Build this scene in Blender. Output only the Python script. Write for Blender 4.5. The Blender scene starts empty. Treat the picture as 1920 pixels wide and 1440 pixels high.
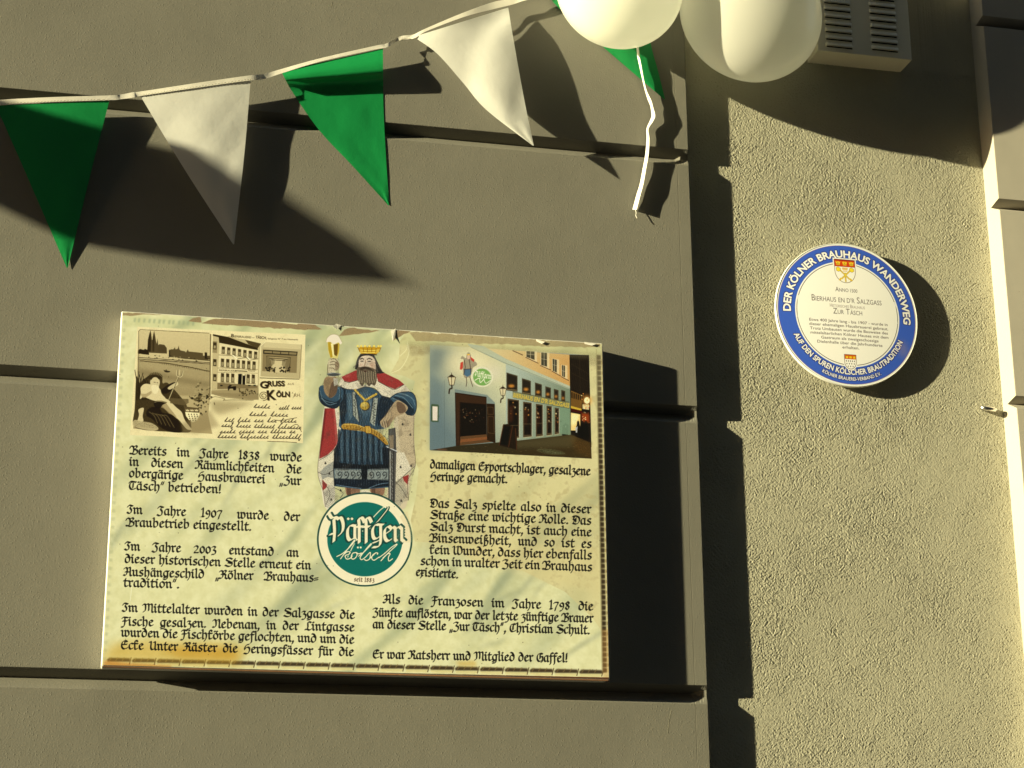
# A rendered facade with a printed history board, a round enamel plaque, bunting and balloons.
import bpy, math, random
import numpy as np
from mathutils import Vector, Matrix

random.seed(4)
rng = np.random.default_rng(11)
S = bpy.context.scene

# ------------------------------------------------------------------ camera
EYE = Vector((0.0, -4.5, 1.6))
FPX, YAW, PITCH, ROLL = 3555.4, 0.2279, 0.2948, -0.0059
fw = Vector((math.sin(YAW) * math.cos(PITCH), math.cos(YAW) * math.cos(PITCH), math.sin(PITCH)))
r0 = fw.cross(Vector((0, 0, 1))).normalized()
u0 = r0.cross(fw)
rt = math.cos(ROLL) * r0 + math.sin(ROLL) * u0
up = -math.sin(ROLL) * r0 + math.cos(ROLL) * u0
cam_data = bpy.data.cameras.new('camera')
cam = bpy.data.objects.new('camera', cam_data)
S.collection.objects.link(cam)
cam.matrix_world = Matrix(((rt.x, up.x, -fw.x, EYE.x), (rt.y, up.y, -fw.y, EYE.y), (rt.z, up.z, -fw.z, EYE.z), (0, 0, 0, 1)))
cam_data.sensor_width = 36.0
cam_data.lens = FPX / 1920 * 36
cam_data.clip_end = 500
S.camera = cam

# ------------------------------------------------------------------ sky, sun, exposure
SUN = Vector((3.93, 1.0, -0.713)).normalized()          # direction the light travels
elev = math.asin(-SUN.z)
azim = math.atan2(-SUN.x, -SUN.y)                        # towards the sun, from +Y clockwise
w = bpy.data.worlds.new('World')
S.world = w
w.use_nodes = True
wn = w.node_tree
for n in list(wn.nodes):
    wn.nodes.remove(n)
sky = wn.nodes.new('ShaderNodeTexSky')
sky.sky_type = 'NISHITA'
sky.sun_disc = False
sky.sun_elevation = elev
sky.sun_rotation = azim
bg = wn.nodes.new('ShaderNodeBackground')
bg.inputs['Strength'].default_value = 0.07
wo = wn.nodes.new('ShaderNodeOutputWorld')
wn.links.new(sky.outputs[0], bg.inputs[0])
wn.links.new(bg.outputs[0], wo.inputs[0])
sl = bpy.data.lights.new('sun', 'SUN')
sl.energy = 5.0
sl.angle = math.radians(0.53)
sl.color = (1.0, 0.91, 0.56)
so = bpy.data.objects.new('sun', sl)
so.rotation_euler = SUN.to_track_quat('-Z', 'Y').to_euler()
so.location = (-8, -3, 5)
S.collection.objects.link(so)
S.view_settings.view_transform = 'Standard'
S.view_settings.look = 'None'
S.view_settings.exposure = 1.45
S.view_settings.gamma = 1.0
S.view_settings.use_curve_mapping = False

# ------------------------------------------------------------------ helpers
def at(px, py, out=0.0):
    """the point of the facade seen at pixel (px, py) of the photograph, `out` metres in front of the left pilaster"""
    px, py, out = float(px), float(py), float(out)
    d = fw + (px - 960) / FPX * rt - (py - 720) / FPX * up
    t = (-out - EYE.y) / d.y
    return EYE + d * t

def link(o, parent=None):
    S.collection.objects.link(o)
    if parent is not None:
        o.parent = parent
    return o

def tag(o, label=None, cat=None, group=None, kind=None):
    if label: o['label'] = label
    if cat: o['category'] = cat
    if group: o['group'] = group
    if kind: o['kind'] = kind
    return o

def mesh_obj(name, verts, faces, m, parent=None, smooth=False, loc=None):
    me = bpy.data.meshes.new(name)
    me.from_pydata([tuple(v) for v in verts], [], faces)
    me.update()
    if smooth:
        me.polygons.foreach_set('use_smooth', [True] * len(me.polygons))
    if m: me.materials.append(m)
    o = bpy.data.objects.new(name, me)
    if loc is not None: o.location = loc
    return link(o, parent)

def empty(name, loc):
    o = bpy.data.objects.new(name, None)
    o.location = loc
    o.empty_display_size = 0.1
    return link(o)

def child(o, parent):
    """parent keeping the world position (parents are unrotated empties)"""
    o.parent = parent
    o.location = Vector(o.location) - Vector(parent.location)
    return o

def box(x0, x1, y0, y1, z0, z1):
    v = [(x0, y0, z0), (x1, y0, z0), (x1, y1, z0), (x0, y1, z0), (x0, y0, z1), (x1, y0, z1), (x1, y1, z1), (x0, y1, z1)]
    f = [(0, 3, 2, 1), (4, 5, 6, 7), (0, 1, 5, 4), (1, 2, 6, 5), (2, 3, 7, 6), (3, 0, 4, 7)]
    return v, f

def bevel(o, wd, seg=2):
    m = o.modifiers.new('bevel', 'BEVEL')
    m.width = wd; m.segments = seg; m.limit_method = 'ANGLE'
    return o

def tube(points, rad, seg=8, closed=False):
    """verts, faces of a tube along points"""
    P = [Vector(p) for p in points]
    n = len(P)
    vs, fs = [], []
    for i, p in enumerate(P):
        a = P[(i - 1) % n] if (closed or i > 0) else P[i]
        b = P[(i + 1) % n] if (closed or i < n - 1) else P[i]
        d = (b - a).normalized()
        s = d.cross(Vector((0.13, 0.31, 0.94))).normalized()
        t = d.cross(s)
        r = rad[i] if isinstance(rad, (list, tuple)) else rad
        for k in range(seg):
            an = 2 * math.pi * k / seg
            vs.append(p + (s * math.cos(an) + t * math.sin(an)) * r)
    for i in range(n if closed else n - 1):
        j = (i + 1) % n
        for k in range(seg):
            k2 = (k + 1) % seg
            fs.append((i * seg + k, i * seg + k2, j * seg + k2, j * seg + k))
    if not closed:
        fs.append(tuple(range(seg))[::-1])
        fs.append(tuple((n - 1) * seg + k for k in range(seg)))
    return vs, fs

# ------------------------------------------------------------------ materials
def mat(name, col, rough=0.8, spec=0.3, metal=0.0):
    m = bpy.data.materials.new(name)
    m.use_nodes = True
    b = m.node_tree.nodes['Principled BSDF']
    b.inputs['Base Color'].default_value = (*col, 1)
    b.inputs['Roughness'].default_value = rough
    b.inputs['Specular IOR Level'].default_value = spec
    b.inputs['Metallic'].default_value = metal
    return m

def nd(m, kind, **kw):
    n = m.node_tree.nodes.new(kind)
    for k, v in kw.items():
        if k in n.inputs: n.inputs[k].default_value = v
        else: setattr(n, k, v)
    return n

def obj_coord(m):
    g = m.node_tree.nodes.new('ShaderNodeNewGeometry')
    return g.outputs['Position']

def ramp(m, fac, stops):
    r = m.node_tree.nodes.new('ShaderNodeValToRGB')
    e = r.color_ramp.elements
    while len(e) < len(stops): e.new(0.5)
    for i, (p, c) in enumerate(stops):
        e[i].position = p
        e[i].color = (*c, 1) if len(c) == 3 else c
    m.node_tree.links.new(fac, r.inputs[0])
    return r

def plaster(name, col, var=0.10, grain=260, gstr=0.38, pimples=True, rough=0.85):
    """painted render: mottled colour, fine grain, sparse pimples and pits"""
    m = mat(name, col, rough, 0.25)
    L = m.node_tree.links
    b = m.node_tree.nodes['Principled BSDF']
    pos = obj_coord(m)
    n1 = nd(m, 'ShaderNodeTexNoise', Scale=3.0, Detail=6.0, Roughness=0.6)
    L.new(pos, n1.inputs['Vector'])
    lo = tuple(c * (1 - var) for c in col); hi = tuple(min(1, c * (1 + var)) for c in col)
    r1 = ramp(m, n1.outputs[0], [(0.32, lo), (0.68, hi)])
    # little dark specks of dirt
    v = nd(m, 'ShaderNodeTexVoronoi', Scale=42.0)
    L.new(pos, v.inputs['Vector'])
    r2 = ramp(m, v.outputs['Distance'], [(0.030, (0.25, 0.2, 0.15)), (0.06, (1, 1, 1))])
    n3 = nd(m, 'ShaderNodeTexNoise', Scale=9.0, Detail=2.0)
    L.new(pos, n3.inputs['Vector'])
    r3 = ramp(m, n3.outputs[0], [(0.62, (0, 0, 0)), (0.66, (1, 1, 1))])
    mx0 = nd(m, 'ShaderNodeMix', data_type='RGBA', blend_type='MIX')
    mx0.inputs[6].default_value = (1, 1, 1, 1)
    L.new(r3.outputs[0], mx0.inputs[0]); L.new(r2.outputs[0], mx0.inputs[7])
    mx = nd(m, 'ShaderNodeMix', data_type='RGBA', blend_type='MULTIPLY')
    mx.inputs[0].default_value = 1.0
    L.new(r1.outputs[0], mx.inputs[6]); L.new(mx0.outputs[2], mx.inputs[7])
    L.new(mx.outputs[2], b.inputs['Base Color'])
    g1 = nd(m, 'ShaderNodeTexNoise', Scale=grain, Detail=3.0, Roughness=0.55)
    L.new(pos, g1.inputs['Vector'])
    b1 = nd(m, 'ShaderNodeBump', Strength=gstr, Distance=0.0012)
    L.new(g1.outputs[0], b1.inputs['Height'])
    last = b1
    g0 = nd(m, 'ShaderNodeTexNoise', Scale=14.0, Detail=3.0)
    L.new(pos, g0.inputs['Vector'])
    b0 = nd(m, 'ShaderNodeBump', Strength=0.16, Distance=0.004)
    L.new(g0.outputs[0], b0.inputs['Height']); L.new(b1.outputs[0], b0.inputs['Normal'])
    last = b0
    if pimples:
        vv = nd(m, 'ShaderNodeTexVoronoi', Scale=120.0)
        L.new(pos, vv.inputs['Vector'])
        rr = ramp(m, vv.outputs['Distance'], [(0.0, (1, 1, 1)), (0.28, (0, 0, 0))])
        b2 = nd(m, 'ShaderNodeBump', Strength=0.30, Distance=0.0012)
        L.new(rr.outputs[0], b2.inputs['Height']); L.new(last.outputs[0], b2.inputs['Normal'])
        last = b2
    L.new(last.outputs[0], b.inputs['Normal'])
    return m

M_left = plaster('grey_render', (0.178, 0.170, 0.142), var=0.07)
M_rough = plaster('rough_render', (0.395, 0.378, 0.288), var=0.06, grain=650, gstr=0.8, pimples=False)
M_right = plaster('pale_render', (0.40, 0.37, 0.31), var=0.05, grain=300, gstr=0.08, pimples=False)

# ------------------------------------------------------------------ ground
YB = 0.0344                    # plane of the recessed rough wall
XE = 1.5388                    # right edge of the left pilaster
YR = YB - 0.0732               # front of the right pilaster
XC = sum(at(a, b, -YB).x for a, b in [(1841, 293), (1876.4, 720), (1888, 855), (1914, 1150)]) / 4

M_ground = plaster('cobble_dust', (0.085, 0.08, 0.07), var=0.25, grain=60, gstr=0.6, pimples=False)
tag(mesh_obj('street', *box(-160, 160, -160, 0.2, -0.3, 0.0), M_ground), kind='structure')
# granite setts near the wall, laid in rows
M_sett = plaster('granite_sett', (0.10, 0.095, 0.09), var=0.3, grain=200, gstr=0.4, pimples=False)
v, f = [], []
for r in range(16):
    x = -3.0 + (r % 2) * 0.06
    while x < 6.0:
        l = random.uniform(0.10, 0.14)
        h = random.uniform(0.012, 0.020)
        bv, bf = box(x + .004, x + l - .004, -0.05 - (r + 1) * 0.1 + .004, -0.05 - r * 0.1 - .004, 0.0, h)
        k = len(v); v += bv; f += [tuple(i + k for i in q) for q in bf]
        x += l
tag(mesh_obj('pavement', v, f, M_sett), kind='structure')

# ------------------------------------------------------------------ left pilaster of rendered blocks
def groove_block(name, zlo, zhi, x0, x1, yf, yb, g, s, H, g_end, side='right', top=True, bottom=True, m=None, parent=None, bead=True):
    """a rendered block between two grooves; its under edge slopes back by g and drops s, its upper edge is bevelled.
    zlo = its lower arris, zhi = its upper arris.  The groove grows shallow at the exposed end."""
    xs = []
    L_ = x1 - x0
    if side == 'right':
        xs = [x0, x0 + L_ * .5, x1 - 0.10, x1 - 0.06, x1 - 0.0346, x1 - 0.0338, x1 - 0.0330, x1 - 0.02, x1 - 0.012, x1 - 0.006, x1 - 0.0025, x1 - 0.0008, x1]
    else:
        xs = [x0, x0 + 0.0008, x0 + 0.0025, x0 + 0.02, x0 + 0.06, x0 + L_ * .5, x1]
    prof = []
    for x in xs:
        if side == 'right':
            e = max(0.0, min(1.0, (x - (x1 - 0.045)) / 0.045)); e = e * e * (3 - 2 * e)
        else:
            e = 0.0
        gg = g * (1 - e) + g_end * e
        ss = s * (1 - e) + (g_end * .9) * e
        yy = yf
        if side == 'right':
            rd = x1 - x
            if rd < 0.0025: yy = yf + 0.0018 * (1 - math.sqrt(max(0, 1 - ((0.0025 - rd) / 0.0025) ** 2)))
            if bead and 0.0332 < rd < 0.0344: yy = yf + 0.0011
        else:
            rd = x - x0
            if rd < 0.0025: yy = yf + 0.0018 * (1 - math.sqrt(max(0, 1 - ((0.0025 - rd) / 0.0025) ** 2)))
        p = []
        bz = 0.017 * e
        if bottom:
            p += [(yb, zlo - ss - bz), (yf + gg, zlo - ss - bz), (yf + gg, zlo - ss), (yy + 0.0009, zlo - 0.0004), (yy, zlo + 0.0006)]
        else:
            p += [(yb, zlo), (yf + gg, zlo), (yf + gg, zlo), (yy + 0.0009, zlo), (yy, zlo + 0.0006)]
        n = 7
        for k in range(1, n):
            t = k / n
            p.append((yy, zlo + (zhi - zlo) * t))
        if top:
            p += [(yy, zhi - 0.0008), (yy + 0.0008, zhi + 0.0004), (yf + gg, zhi + (H - ss - bz)), (yb, zhi + (H - ss - bz))]
        else:
            p += [(yy, zhi - 0.0008), (yy + .0008, zhi), (yf + gg, zhi), (yb, zhi)]
        prof.append([(x, a, b) for a, b in p])
    n = len(prof[0])
    vs = [q for p in prof for q in p]
    fs = []
    for i in range(len(xs) - 1):
        for k in range(n - 1):
            a, b, c, d = i * n + k, (i + 1) * n + k, (i + 1) * n + k + 1, i * n + k + 1
            fs.append((a, b, c, d))
    # end caps
    fs.append(tuple((len(xs) - 1) * n + k for k in range(n)))
    fs.append(tuple(range(n))[::-1])
    return mesh_obj(name, vs, fs, m, parent)

root = empty('plaster_pilaster', (0.5, YB, 0.0))
tag(root, 'wide grey rendered pilaster with horizontal grooves, carrying the printed board and the bunting', 'pilaster')
H, G, SL, GE = 0.046, 0.033, 0.018, 0.011
arris = [1.6 + z for z in (-0.795, -0.074, 0.650, 1.3735, 2.0970, 2.822)]
edges = [0.0] + arris + [4.9]
for i in range(len(edges) - 1):
    lo = edges[i]
    hi = edges[i + 1] - H if i + 1 < len(edges) - 1 else edges[i + 1]
    b = groove_block('rendered_block', lo, hi, -1.9, XE, 0.0, YB + 0.02, G, SL, H, GE, 'right', top=(i + 1 < len(edges) - 1), bottom=(i > 0), m=M_left)
    child(b, root)

# a thin whitish scratch line and a couple of drips in the render (raised hairs)
M_hair = mat('render_hair', (0.25, 0.235, 0.18), 0.9)
for pts in ([(623, 3), (621, 15)], [(1259, 1331), (1254, 1352), (1252, 1375)], [(632, 30), (633, 38)]):
    vs, fs = tube([at(a, b, 0.0001) for a, b in pts], 0.00035, 5)
    child(mesh_obj('render_hair', vs, fs, M_hair), root)

# ------------------------------------------------------------------ recessed rough wall, real relief
def band_noise(nx, nz, dx, lam, seed, ang=None):
    r = np.random.default_rng(seed)
    a = r.standard_normal((nz, nx))
    F = np.fft.rfft2(a)
    fz = np.fft.fftfreq(nz, dx)[:, None]; fx = np.fft.rfftfreq(nx, dx)[None, :]
    k = np.sqrt(fx ** 2 + fz ** 2)
    k0 = 1 / lam
    Wt = np.exp(-((k - k0) / (0.55 * k0)) ** 2)
    out = np.fft.irfft2(F * Wt, s=(nz, nx))
    return out / out.std()

def warp(a, ux, uz):
    nz, nx = a.shape
    zi, xi = np.mgrid[0:nz, 0:nx]
    return a[(zi + uz).astype(int) % nz, (xi + ux).astype(int) % nx]

dx = 0.0016
x_lo, x_hi = XE - 0.03, XC + 0.004
zd_lo, zd_hi = 1.6 + 0.44, 1.6 + 2.42
nx = int((x_hi - x_lo) / dx)
nz = int((zd_hi - zd_lo) / dx)
A = band_noise(nx, nz, dx, 0.0074, 1)
B_ = band_noise(nx, nz, dx, 0.0047, 2)
C_ = band_noise(nx, nz, dx, 0.11, 3)
Dn = band_noise(nx, nz, dx, 0.35, 5)
hx = band_noise(nx, nz, dx, 0.03, 6) * 4
hgt = 0.8 * warp(A, hx, -hx) + 0.7 * warp(B_, hx, hx)
hgt = np.sign(hgt) * np.abs(hgt) ** 1.25
pits = np.clip(-(B_ + 0.5 * A) - 1.45, 0, 2)
amp = np.clip(1.0 + 0.14 * Dn + 0.08 * C_, 0.4, 1.6)
# the float passed more smoothly towards the lower right
gx = np.linspace(0, 1, nx)[None, :]; gz = np.linspace(0, 1, nz)[:, None]
amp = amp * (1.0 - 0.35 * np.clip(gx * 1.3 - gz * 0.9, 0, 1))
relief = (hgt * 0.00033 - pits * 0.0022) * amp + C_ * 0.00006
# long trowel marks
for _ in range(9):
    cx, cz = rng.uniform(0.1, 1) * nx, rng.uniform(0, 1) * nz
    ln, an = rng.uniform(15, 60), rng.uniform(-0.5, 0.2)
    xi = np.arange(int(max(0, cx - 40)), int(min(nx, cx + 40))); zi = np.arange(int(max(0, cz - 70)), int(min(nz, cz + 70)))
    if len(xi) == 0 or len(zi) == 0: continue
    X, Z = np.meshgrid(xi - cx, zi - cz)
    t = Z * math.cos(an) + X * math.sin(an); n_ = X * math.cos(an) - Z * math.sin(an) + 3 * np.sin(t / 14)
    relief[zi[0]:zi[-1] + 1, xi[0]:xi[-1] + 1] += 0.0004 * np.exp(-(n_ / 1.3) ** 2) * np.exp(-(t / ln) ** 2)
X, Z = np.meshgrid(np.linspace(x_lo, x_hi, nx), np.linspace(zd_lo, zd_hi, nz))
Yv = YB - relief
# coarse rows above and below the part that shows its grain
def addrow(z):
    return np.stack([np.linspace(x_lo, x_hi, nx), np.full(nx, YB), np.full(nx, z)], -1)
rows = [addrow(0.0), addrow(zd_lo - 0.01)] + [np.stack([X[i], Yv[i], Z[i]], -1) for i in range(nz)] + [addrow(zd_hi + .01), addrow(4.9)]
V = np.concatenate(rows).astype(np.float32)
nr = len(rows)
me = bpy.data.meshes.new('rough_plaster_wall')
ii, jj = np.meshgrid(np.arange(nr - 1), np.arange(nx - 1), indexing='ij')
q = (ii * nx + jj).ravel()
Fq = np.stack([q, q + 1, q + nx + 1, q + nx], -1).astype(np.int32)
me.vertices.add(len(V)); me.vertices.foreach_set('co', V.ravel())
me.loops.add(len(Fq) * 4); me.loops.foreach_set('vertex_index', Fq.ravel())
me.polygons.add(len(Fq)); me.polygons.foreach_set('loop_start', np.arange(len(Fq), dtype=np.int32) * 4)
me.polygons.foreach_set('use_smooth', np.ones(len(Fq), dtype=bool))
me.update(calc_edges=True)
me.materials.append(M_rough)
wo_ = link(bpy.data.objects.new('rough_plaster_wall', me))
tag(wo_, 'recessed strip of coarse sandy green-grey roughcast wall behind the round blue plaque', 'wall')

# ------------------------------------------------------------------ right pilaster
root = empty('plaster_pilaster', (XC + 0.5, YB, 0.0))
tag(root, 'paler smooth rendered pilaster at the right edge with a bright sunlit side', 'pilaster')
zr = [at(a, b, -YR).z for a, b in [(1904, 742), (1871.5, 372), (1835, 28)]]
p2 = (zr[2] - zr[0]) / 2
edges = [0.0, zr[0] - 3 * p2, zr[0] - 2 * p2, zr[0] - p2, zr[0], zr[1], zr[2], 4.9]
Hr = 0.034
for i in range(len(edges) - 1):
    lo = edges[i]
    last_ = i + 1 == len(edges) - 1
    hi = edges[i + 1] - (0 if last_ else Hr)
    b = groove_block('rendered_block', lo, hi, XC, XC + 1.9, YR, YB + 0.02, 0.047, 0.010, Hr, 0.0, 'left', top=not last_, bottom=(i > 0), m=M_right)
    child(b, root)

# ------------------------------------------------------------------ houses across the lane (shade the sky), far out of frame
M_opp = plaster('ochre_house_render', (0.10, 0.085, 0.065), grain=20, gstr=0.1, pimples=False)
M_pane = mat('dark_pane', (0.02, 0.025, 0.03), 0.1, 0.5)
M_frame = mat('window_frame_white', (0.5, 0.5, 0.47), 0.5)
for hi_, (hx0, hx1, hh, lab) in enumerate([(-22.0, -6.2, 19.0, 'ochre town house across the lane to the left'), (-6.0, 6.8, 21.0, 'tall ochre town house straight across the lane'), (7.0, 24.0, 19.5, 'ochre town house across the lane to the right')]):
    hr = empty('town_house', ((hx0 + hx1) / 2, -7.4, 0))
    tag(hr, lab, 'house', 'town houses across the lane')
    child(mesh_obj('wall', *box(hx0, hx1, -15.0, -7.4, 0.0, hh), M_opp), hr)
    nwin = 5
    for fl in range(5):
        for k in range(nwin):
            cx = hx0 + (k + .5) * (hx1 - hx0) / nwin
            z = 3.6 + fl * 2.9
            if z + 1.7 > hh: continue
            wf = child(mesh_obj('window', *box(cx - .55, cx + .55, -7.4, -7.34, z, z + 1.6), M_frame), hr)
            for s_ in (-1, 1):
                pn = mesh_obj('pane', *box(cx + s_ * .26 - .21, cx + s_ * .26 + .21, -7.345, -7.335, z + .08, z + 1.52), M_pane)
                pn.parent = wf; pn.location = -(Vector(hr.location) + Vector(wf.location))
                pn.location = Vector((0, 0, 0))

# ------------------------------------------------------------------ unseen caster added up the lane, shaped to throw the blurred shadow across the bunting
M_caster = mat('caster_black', (0.02, 0.02, 0.022), 0.45, 0.5)
TL_ = 2.95 / 3.93
def sunward(px, py, x0=-2.62):
    p = at(px, py, 0.0)
    t = (p.x - x0) / 3.93
    return Vector((x0, -t, p.z + 0.713 * t))
top_ = [(-260, 120), (-120, 165), (0, 192), (116, 225), (200, 250), (289, 274), (380, 288), (460, 314), (545, 374), (620, 425), (690, 470), (735, 512)]
bot_ = [(765, 534), (600, 522), (450, 506), (300, 484), (170, 462), (90, 432), (0, 388), (-120, 330), (-260, 280)]
oc = [sunward(*p) for p in top_ + bot_]
n = len(oc)
vs = [(p.x - .006, p.y, p.z) for p in oc] + [(p.x + .006, p.y, p.z) for p in oc]
fs = [tuple(range(n)), tuple(range(n, 2 * n))[::-1]] + [(i, i + n, (i + 1) % n + n, (i + 1) % n) for i in range(n)]
zc = sum(p.z for p in oc) / n
lb = empty('shadow_caster', (-2.62, 0.0, zc))
tag(lb, 'unseen black horn shaped shadow caster, added up the lane to shade the bunting', 'sign bracket')
child(mesh_obj('caster_blade', vs, fs, M_caster), lb)
ymax = max(p.y for p in oc)
child(mesh_obj('rod', *tube([(-2.62, 0.0, zc + 0.06), (-2.62, ymax - 0.02, zc + 0.06)], 0.007, 10), M_caster), lb)
child(mesh_obj('caster_plate', *box(-2.66, -2.58, -0.008, 0.0, zc - 0.04, zc + 0.16), M_caster), lb)

# ------------------------------------------------------------------ bunting
def cloth_mat(name, col, trans=0.35, rough=0.4):
    m = bpy.data.materials.new(name); m.use_nodes = True
    nt = m.node_tree; b = nt.nodes['Principled BSDF']
    b.inputs['Base Color'].default_value = (*col, 1); b.inputs['Roughness'].default_value = rough
    b.inputs['Specular IOR Level'].default_value = 0.35
    t = nt.nodes.new('ShaderNodeBsdfTranslucent'); t.inputs[0].default_value = (*col, 1)
    mx = nt.nodes.new('ShaderNodeMixShader'); mx.inputs[0].default_value = trans
    nt.links.new(b.outputs[0], mx.inputs[1]); nt.links.new(t.outputs[0], mx.inputs[2])
    nt.links.new(mx.outputs[0], nt.nodes['Material Output'].inputs[0])
    pos = obj_coord(m)
    n1 = nd(m, 'ShaderNodeTexNoise', Scale=22.0, Detail=3.0)
    nt.links.new(pos, n1.inputs['Vector'])
    bm_ = nd(m, 'ShaderNodeBump', Strength=0.30, Distance=0.004)
    nt.links.new(n1.outputs[0], bm_.inputs['Height'])
    n2 = nd(m, 'ShaderNodeTexNoise', Scale=7.0, Detail=2.0, Distortion=2.5)
    nt.links.new(pos, n2.inputs['Vector'])
    r2 = ramp(m, n2.outputs[0], [(0.47, (0, 0, 0)), (0.50, (1, 1, 1)), (0.53, (0, 0, 0))])
    b2_ = nd(m, 'ShaderNodeBump', Strength=0.03, Distance=0.001)
    nt.links.new(r2.outputs[0], b2_.inputs['Height']); nt.links.new(bm_.outputs[0], b2_.inputs['Normal'])
    nt.links.new(b2_.outputs[0], b.inputs['Normal'])
    return m
M_gflag = cloth_mat('green_pennant_film', (0.009, 0.265, 0.070), 0.22)
M_wflag = cloth_mat('white_pennant_film', (0.71, 0.71, 0.68), 0.25)
M_tape = cloth_mat('white_tape', (0.78, 0.75, 0.68), 0.2, 0.5)
M_stitch = mat('stitching', (0.55, 0.5, 0.38), 0.8)

bunt = empty('bunting', at(720, 90, 0.02))
tag(bunt, 'string of green and white triangular pennants sagging across the grey pilaster', 'bunting')

def curve_pts(pts, n):
    """Catmull-Rom through pts, n samples"""
    P = [np.array(p, float) for p in pts]
    P = [2 * P[0] - P[1]] + P + [2 * P[-1] - P[-2]]
    out = []
    m = len(P) - 3
    for i in range(n):
        t = i / (n - 1) * m
        k = min(int(t), m - 1); t -= k
        a, b, c, d = P[k:k + 4]
        out.append(0.5 * (2 * b + (c - a) * t + (2 * a - 5 * b + 4 * c - d) * t * t + (3 * b - a - 3 * c + d) * t ** 3))
    return out

def pennant(left, right, depth, m, label, wr=0.0, seed=0, nu=26, nv=72):
    """left and right: polylines from the top corners to the tip (pixels); depth(u, v) metres off the pilaster"""
    Lc = curve_pts(left, nv); Rc = curve_pts(right, nv)
    r = np.random.default_rng(seed)
    ph = r.uniform(0, 6, 8)
    vs, fs = [], []
    for j in range(nv):
        v = j / (nv - 1)
        for i in range(nu):
            u = i / (nu - 1)
            p = Lc[j] * (1 - u) + Rc[j] * u
            o = depth(u, v)
            w_ = wr * (1 - v) ** .3 * (math.sin(7 * u + 9 * v + ph[0]) * .5 + math.sin(13 * v - 8 * u + ph[1]) * .4 + math.sin(21 * v + 11 * u + ph[2]) * .22)
            vs.append(at(p[0], p[1], max(0.0012, o + w_ * min(1, v * 5))))
    for j in range(nv - 1):
        for i in range(nu - 1):
            a = j * nu + i
            fs.append((a, a + nu, a + nu + 1, a + 1))
    o = mesh_obj('pennant', vs, fs, m, smooth=True)
    if label: o['label'] = label
    child(o, bunt)
    return o

def lerp(a, b, t): return a + (b - a) * t
def d1(u, v): return lerp(0.028 + 0.004 * u, 0.003, v ** 1.3) + 0.004 * math.sin(3 * u) * (1 - v)
def d2(u, v): return lerp(0.026 + 0.008 * u, 0.027, v) + 0.006 * math.sin(math.pi * u) * (1 - v) - 0.004 * v * v
def d3(u, v):
    crest = math.exp(-((v - 0.125) / (0.15 if v < 0.125 else 0.042)) ** 2)
    base = lerp(0.010 + 0.004 * u, 0.0015, min(1, max(0, (v - 0.08) / 0.17)))
    k = 0.5 + 0.5 * math.sin(9 * v + 2 * u)
    return base + (0.021 + 0.009 * u) * crest + 0.0012 * k * (1 - v) * (1 - u)
def d4(u, v):
    return lerp(0.020 + 0.006 * u, 0.064, v ** 1.15) + 0.012 * math.sin(math.pi * u) * (1 - v) ** .7 + 0.004 * math.sin(8 * v + 5 * u) * (1 - v)
def d5(u, v): return lerp(0.014, 0.004, v) + 0.006 * (math.sin(math.pi * min(1, u * 1.1)) ** 2) * (1 - v)
pennant([(-8, 197), (55, 340), (125, 502)], [(205, 189), (170, 325), (127, 502)], d1, M_gflag, 'green pennant at the far left, half in shade', 0.0010, 1)
pennant([(262, 178), (345, 316), (437, 458)], [(470, 150), (458, 290), (439, 458)], d2, M_wflag, 'white pennant with the blurred shadow across its lower half', 0.0014, 2)
pennant([(527, 133), (548, 172), (600, 246), (660, 310), (728, 385)], [(718, 91), (719, 200), (724, 300), (730, 385)], d3, M_gflag, 'green pennant curled over at its top', 0.0012, 3)
pennant([(776, 69), (820, 101), (868, 155), (912, 206), (999, 273)], [(953, 14), (962, 70), (983, 187), (1001, 273)], d4, M_wflag, 'white pennant bellied out and twisted, highest white one', 0.0018, 4)
pennant([(1032, -6), (1047, 14), (1140, 96), (1245, 186)], [(1196, -30), (1221, 86), (1233, 130), (1247, 186)], d5, M_gflag, 'green pennant mostly hidden behind the balloon', 0.0008, 5)

# the tape: a folded band that twists between the pennants; pixel centre line, half width, depth, lean
tape_pts = [(-60, 199, 5.0, .030, 0), (-10, 193, 5.2, .0285, 0), (100, 187, 5.0, .0345, 0), (205, 183.5, 4.6, .0335, 0), (228, 181.5, 4.4, .030, .2), (250, 178, 5.0, .029, .3), (262, 176, 4.2, .027, 0),
            (310, 169, 4.4, .0325, 0), (360, 161.5, 4.6, .0365, 0), (415, 153.5, 4.7, .0367, 0), (470, 146, 4.8, .035, 0), (497, 143, 4.6, .026, 0), (526, 134, 4.0, .022, .2), (600, 112.5, 3.0, .0265, .1), (700, 90, 3.4, .030, 0), (724, 85.5, 3.5, .028, .3),
            (738, 77, 3.0, .020, -.6), (752, 71.5, 3.6, .019, .2), (764, 70, 4.0, .019, .0), (778, 67.5, 3.5, .020, .5), (800, 55.5, 2.6, .022, 0), (870, 27.5, 4.0, .034, 0), (925, 10.5, 6.5, .025, 0), (960, 3, 5.5, .024, 0), (985, -3, 3.5, .022, .5), (1030, -13, 4.5, .018, 0), (1120, -30, 4.6, .015, 0), (1200, -42, 4.6, .014, 0), (1300, -60, 4.6, .02, 0)]
TP = curve_pts(tape_pts, 260)
vs, fs = [], []
for i, p in enumerate(TP):
    a = TP[max(0, i - 1)]; b = TP[min(len(TP) - 1, i + 1)]
    d = np.array([b[0] - a[0], b[1] - a[1]]); d /= np.linalg.norm(d)
    nx_, ny_ = -d[1], d[0]
    for k, s_ in enumerate((-1, -0.35, 0.35, 1)):
        o = p[3] + p[4] * s_ * 0.005
        vs.append(at(p[0] + nx_ * p[2] * s_, p[1] + ny_ * p[2] * s_, max(o + .0012, .002)))
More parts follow.
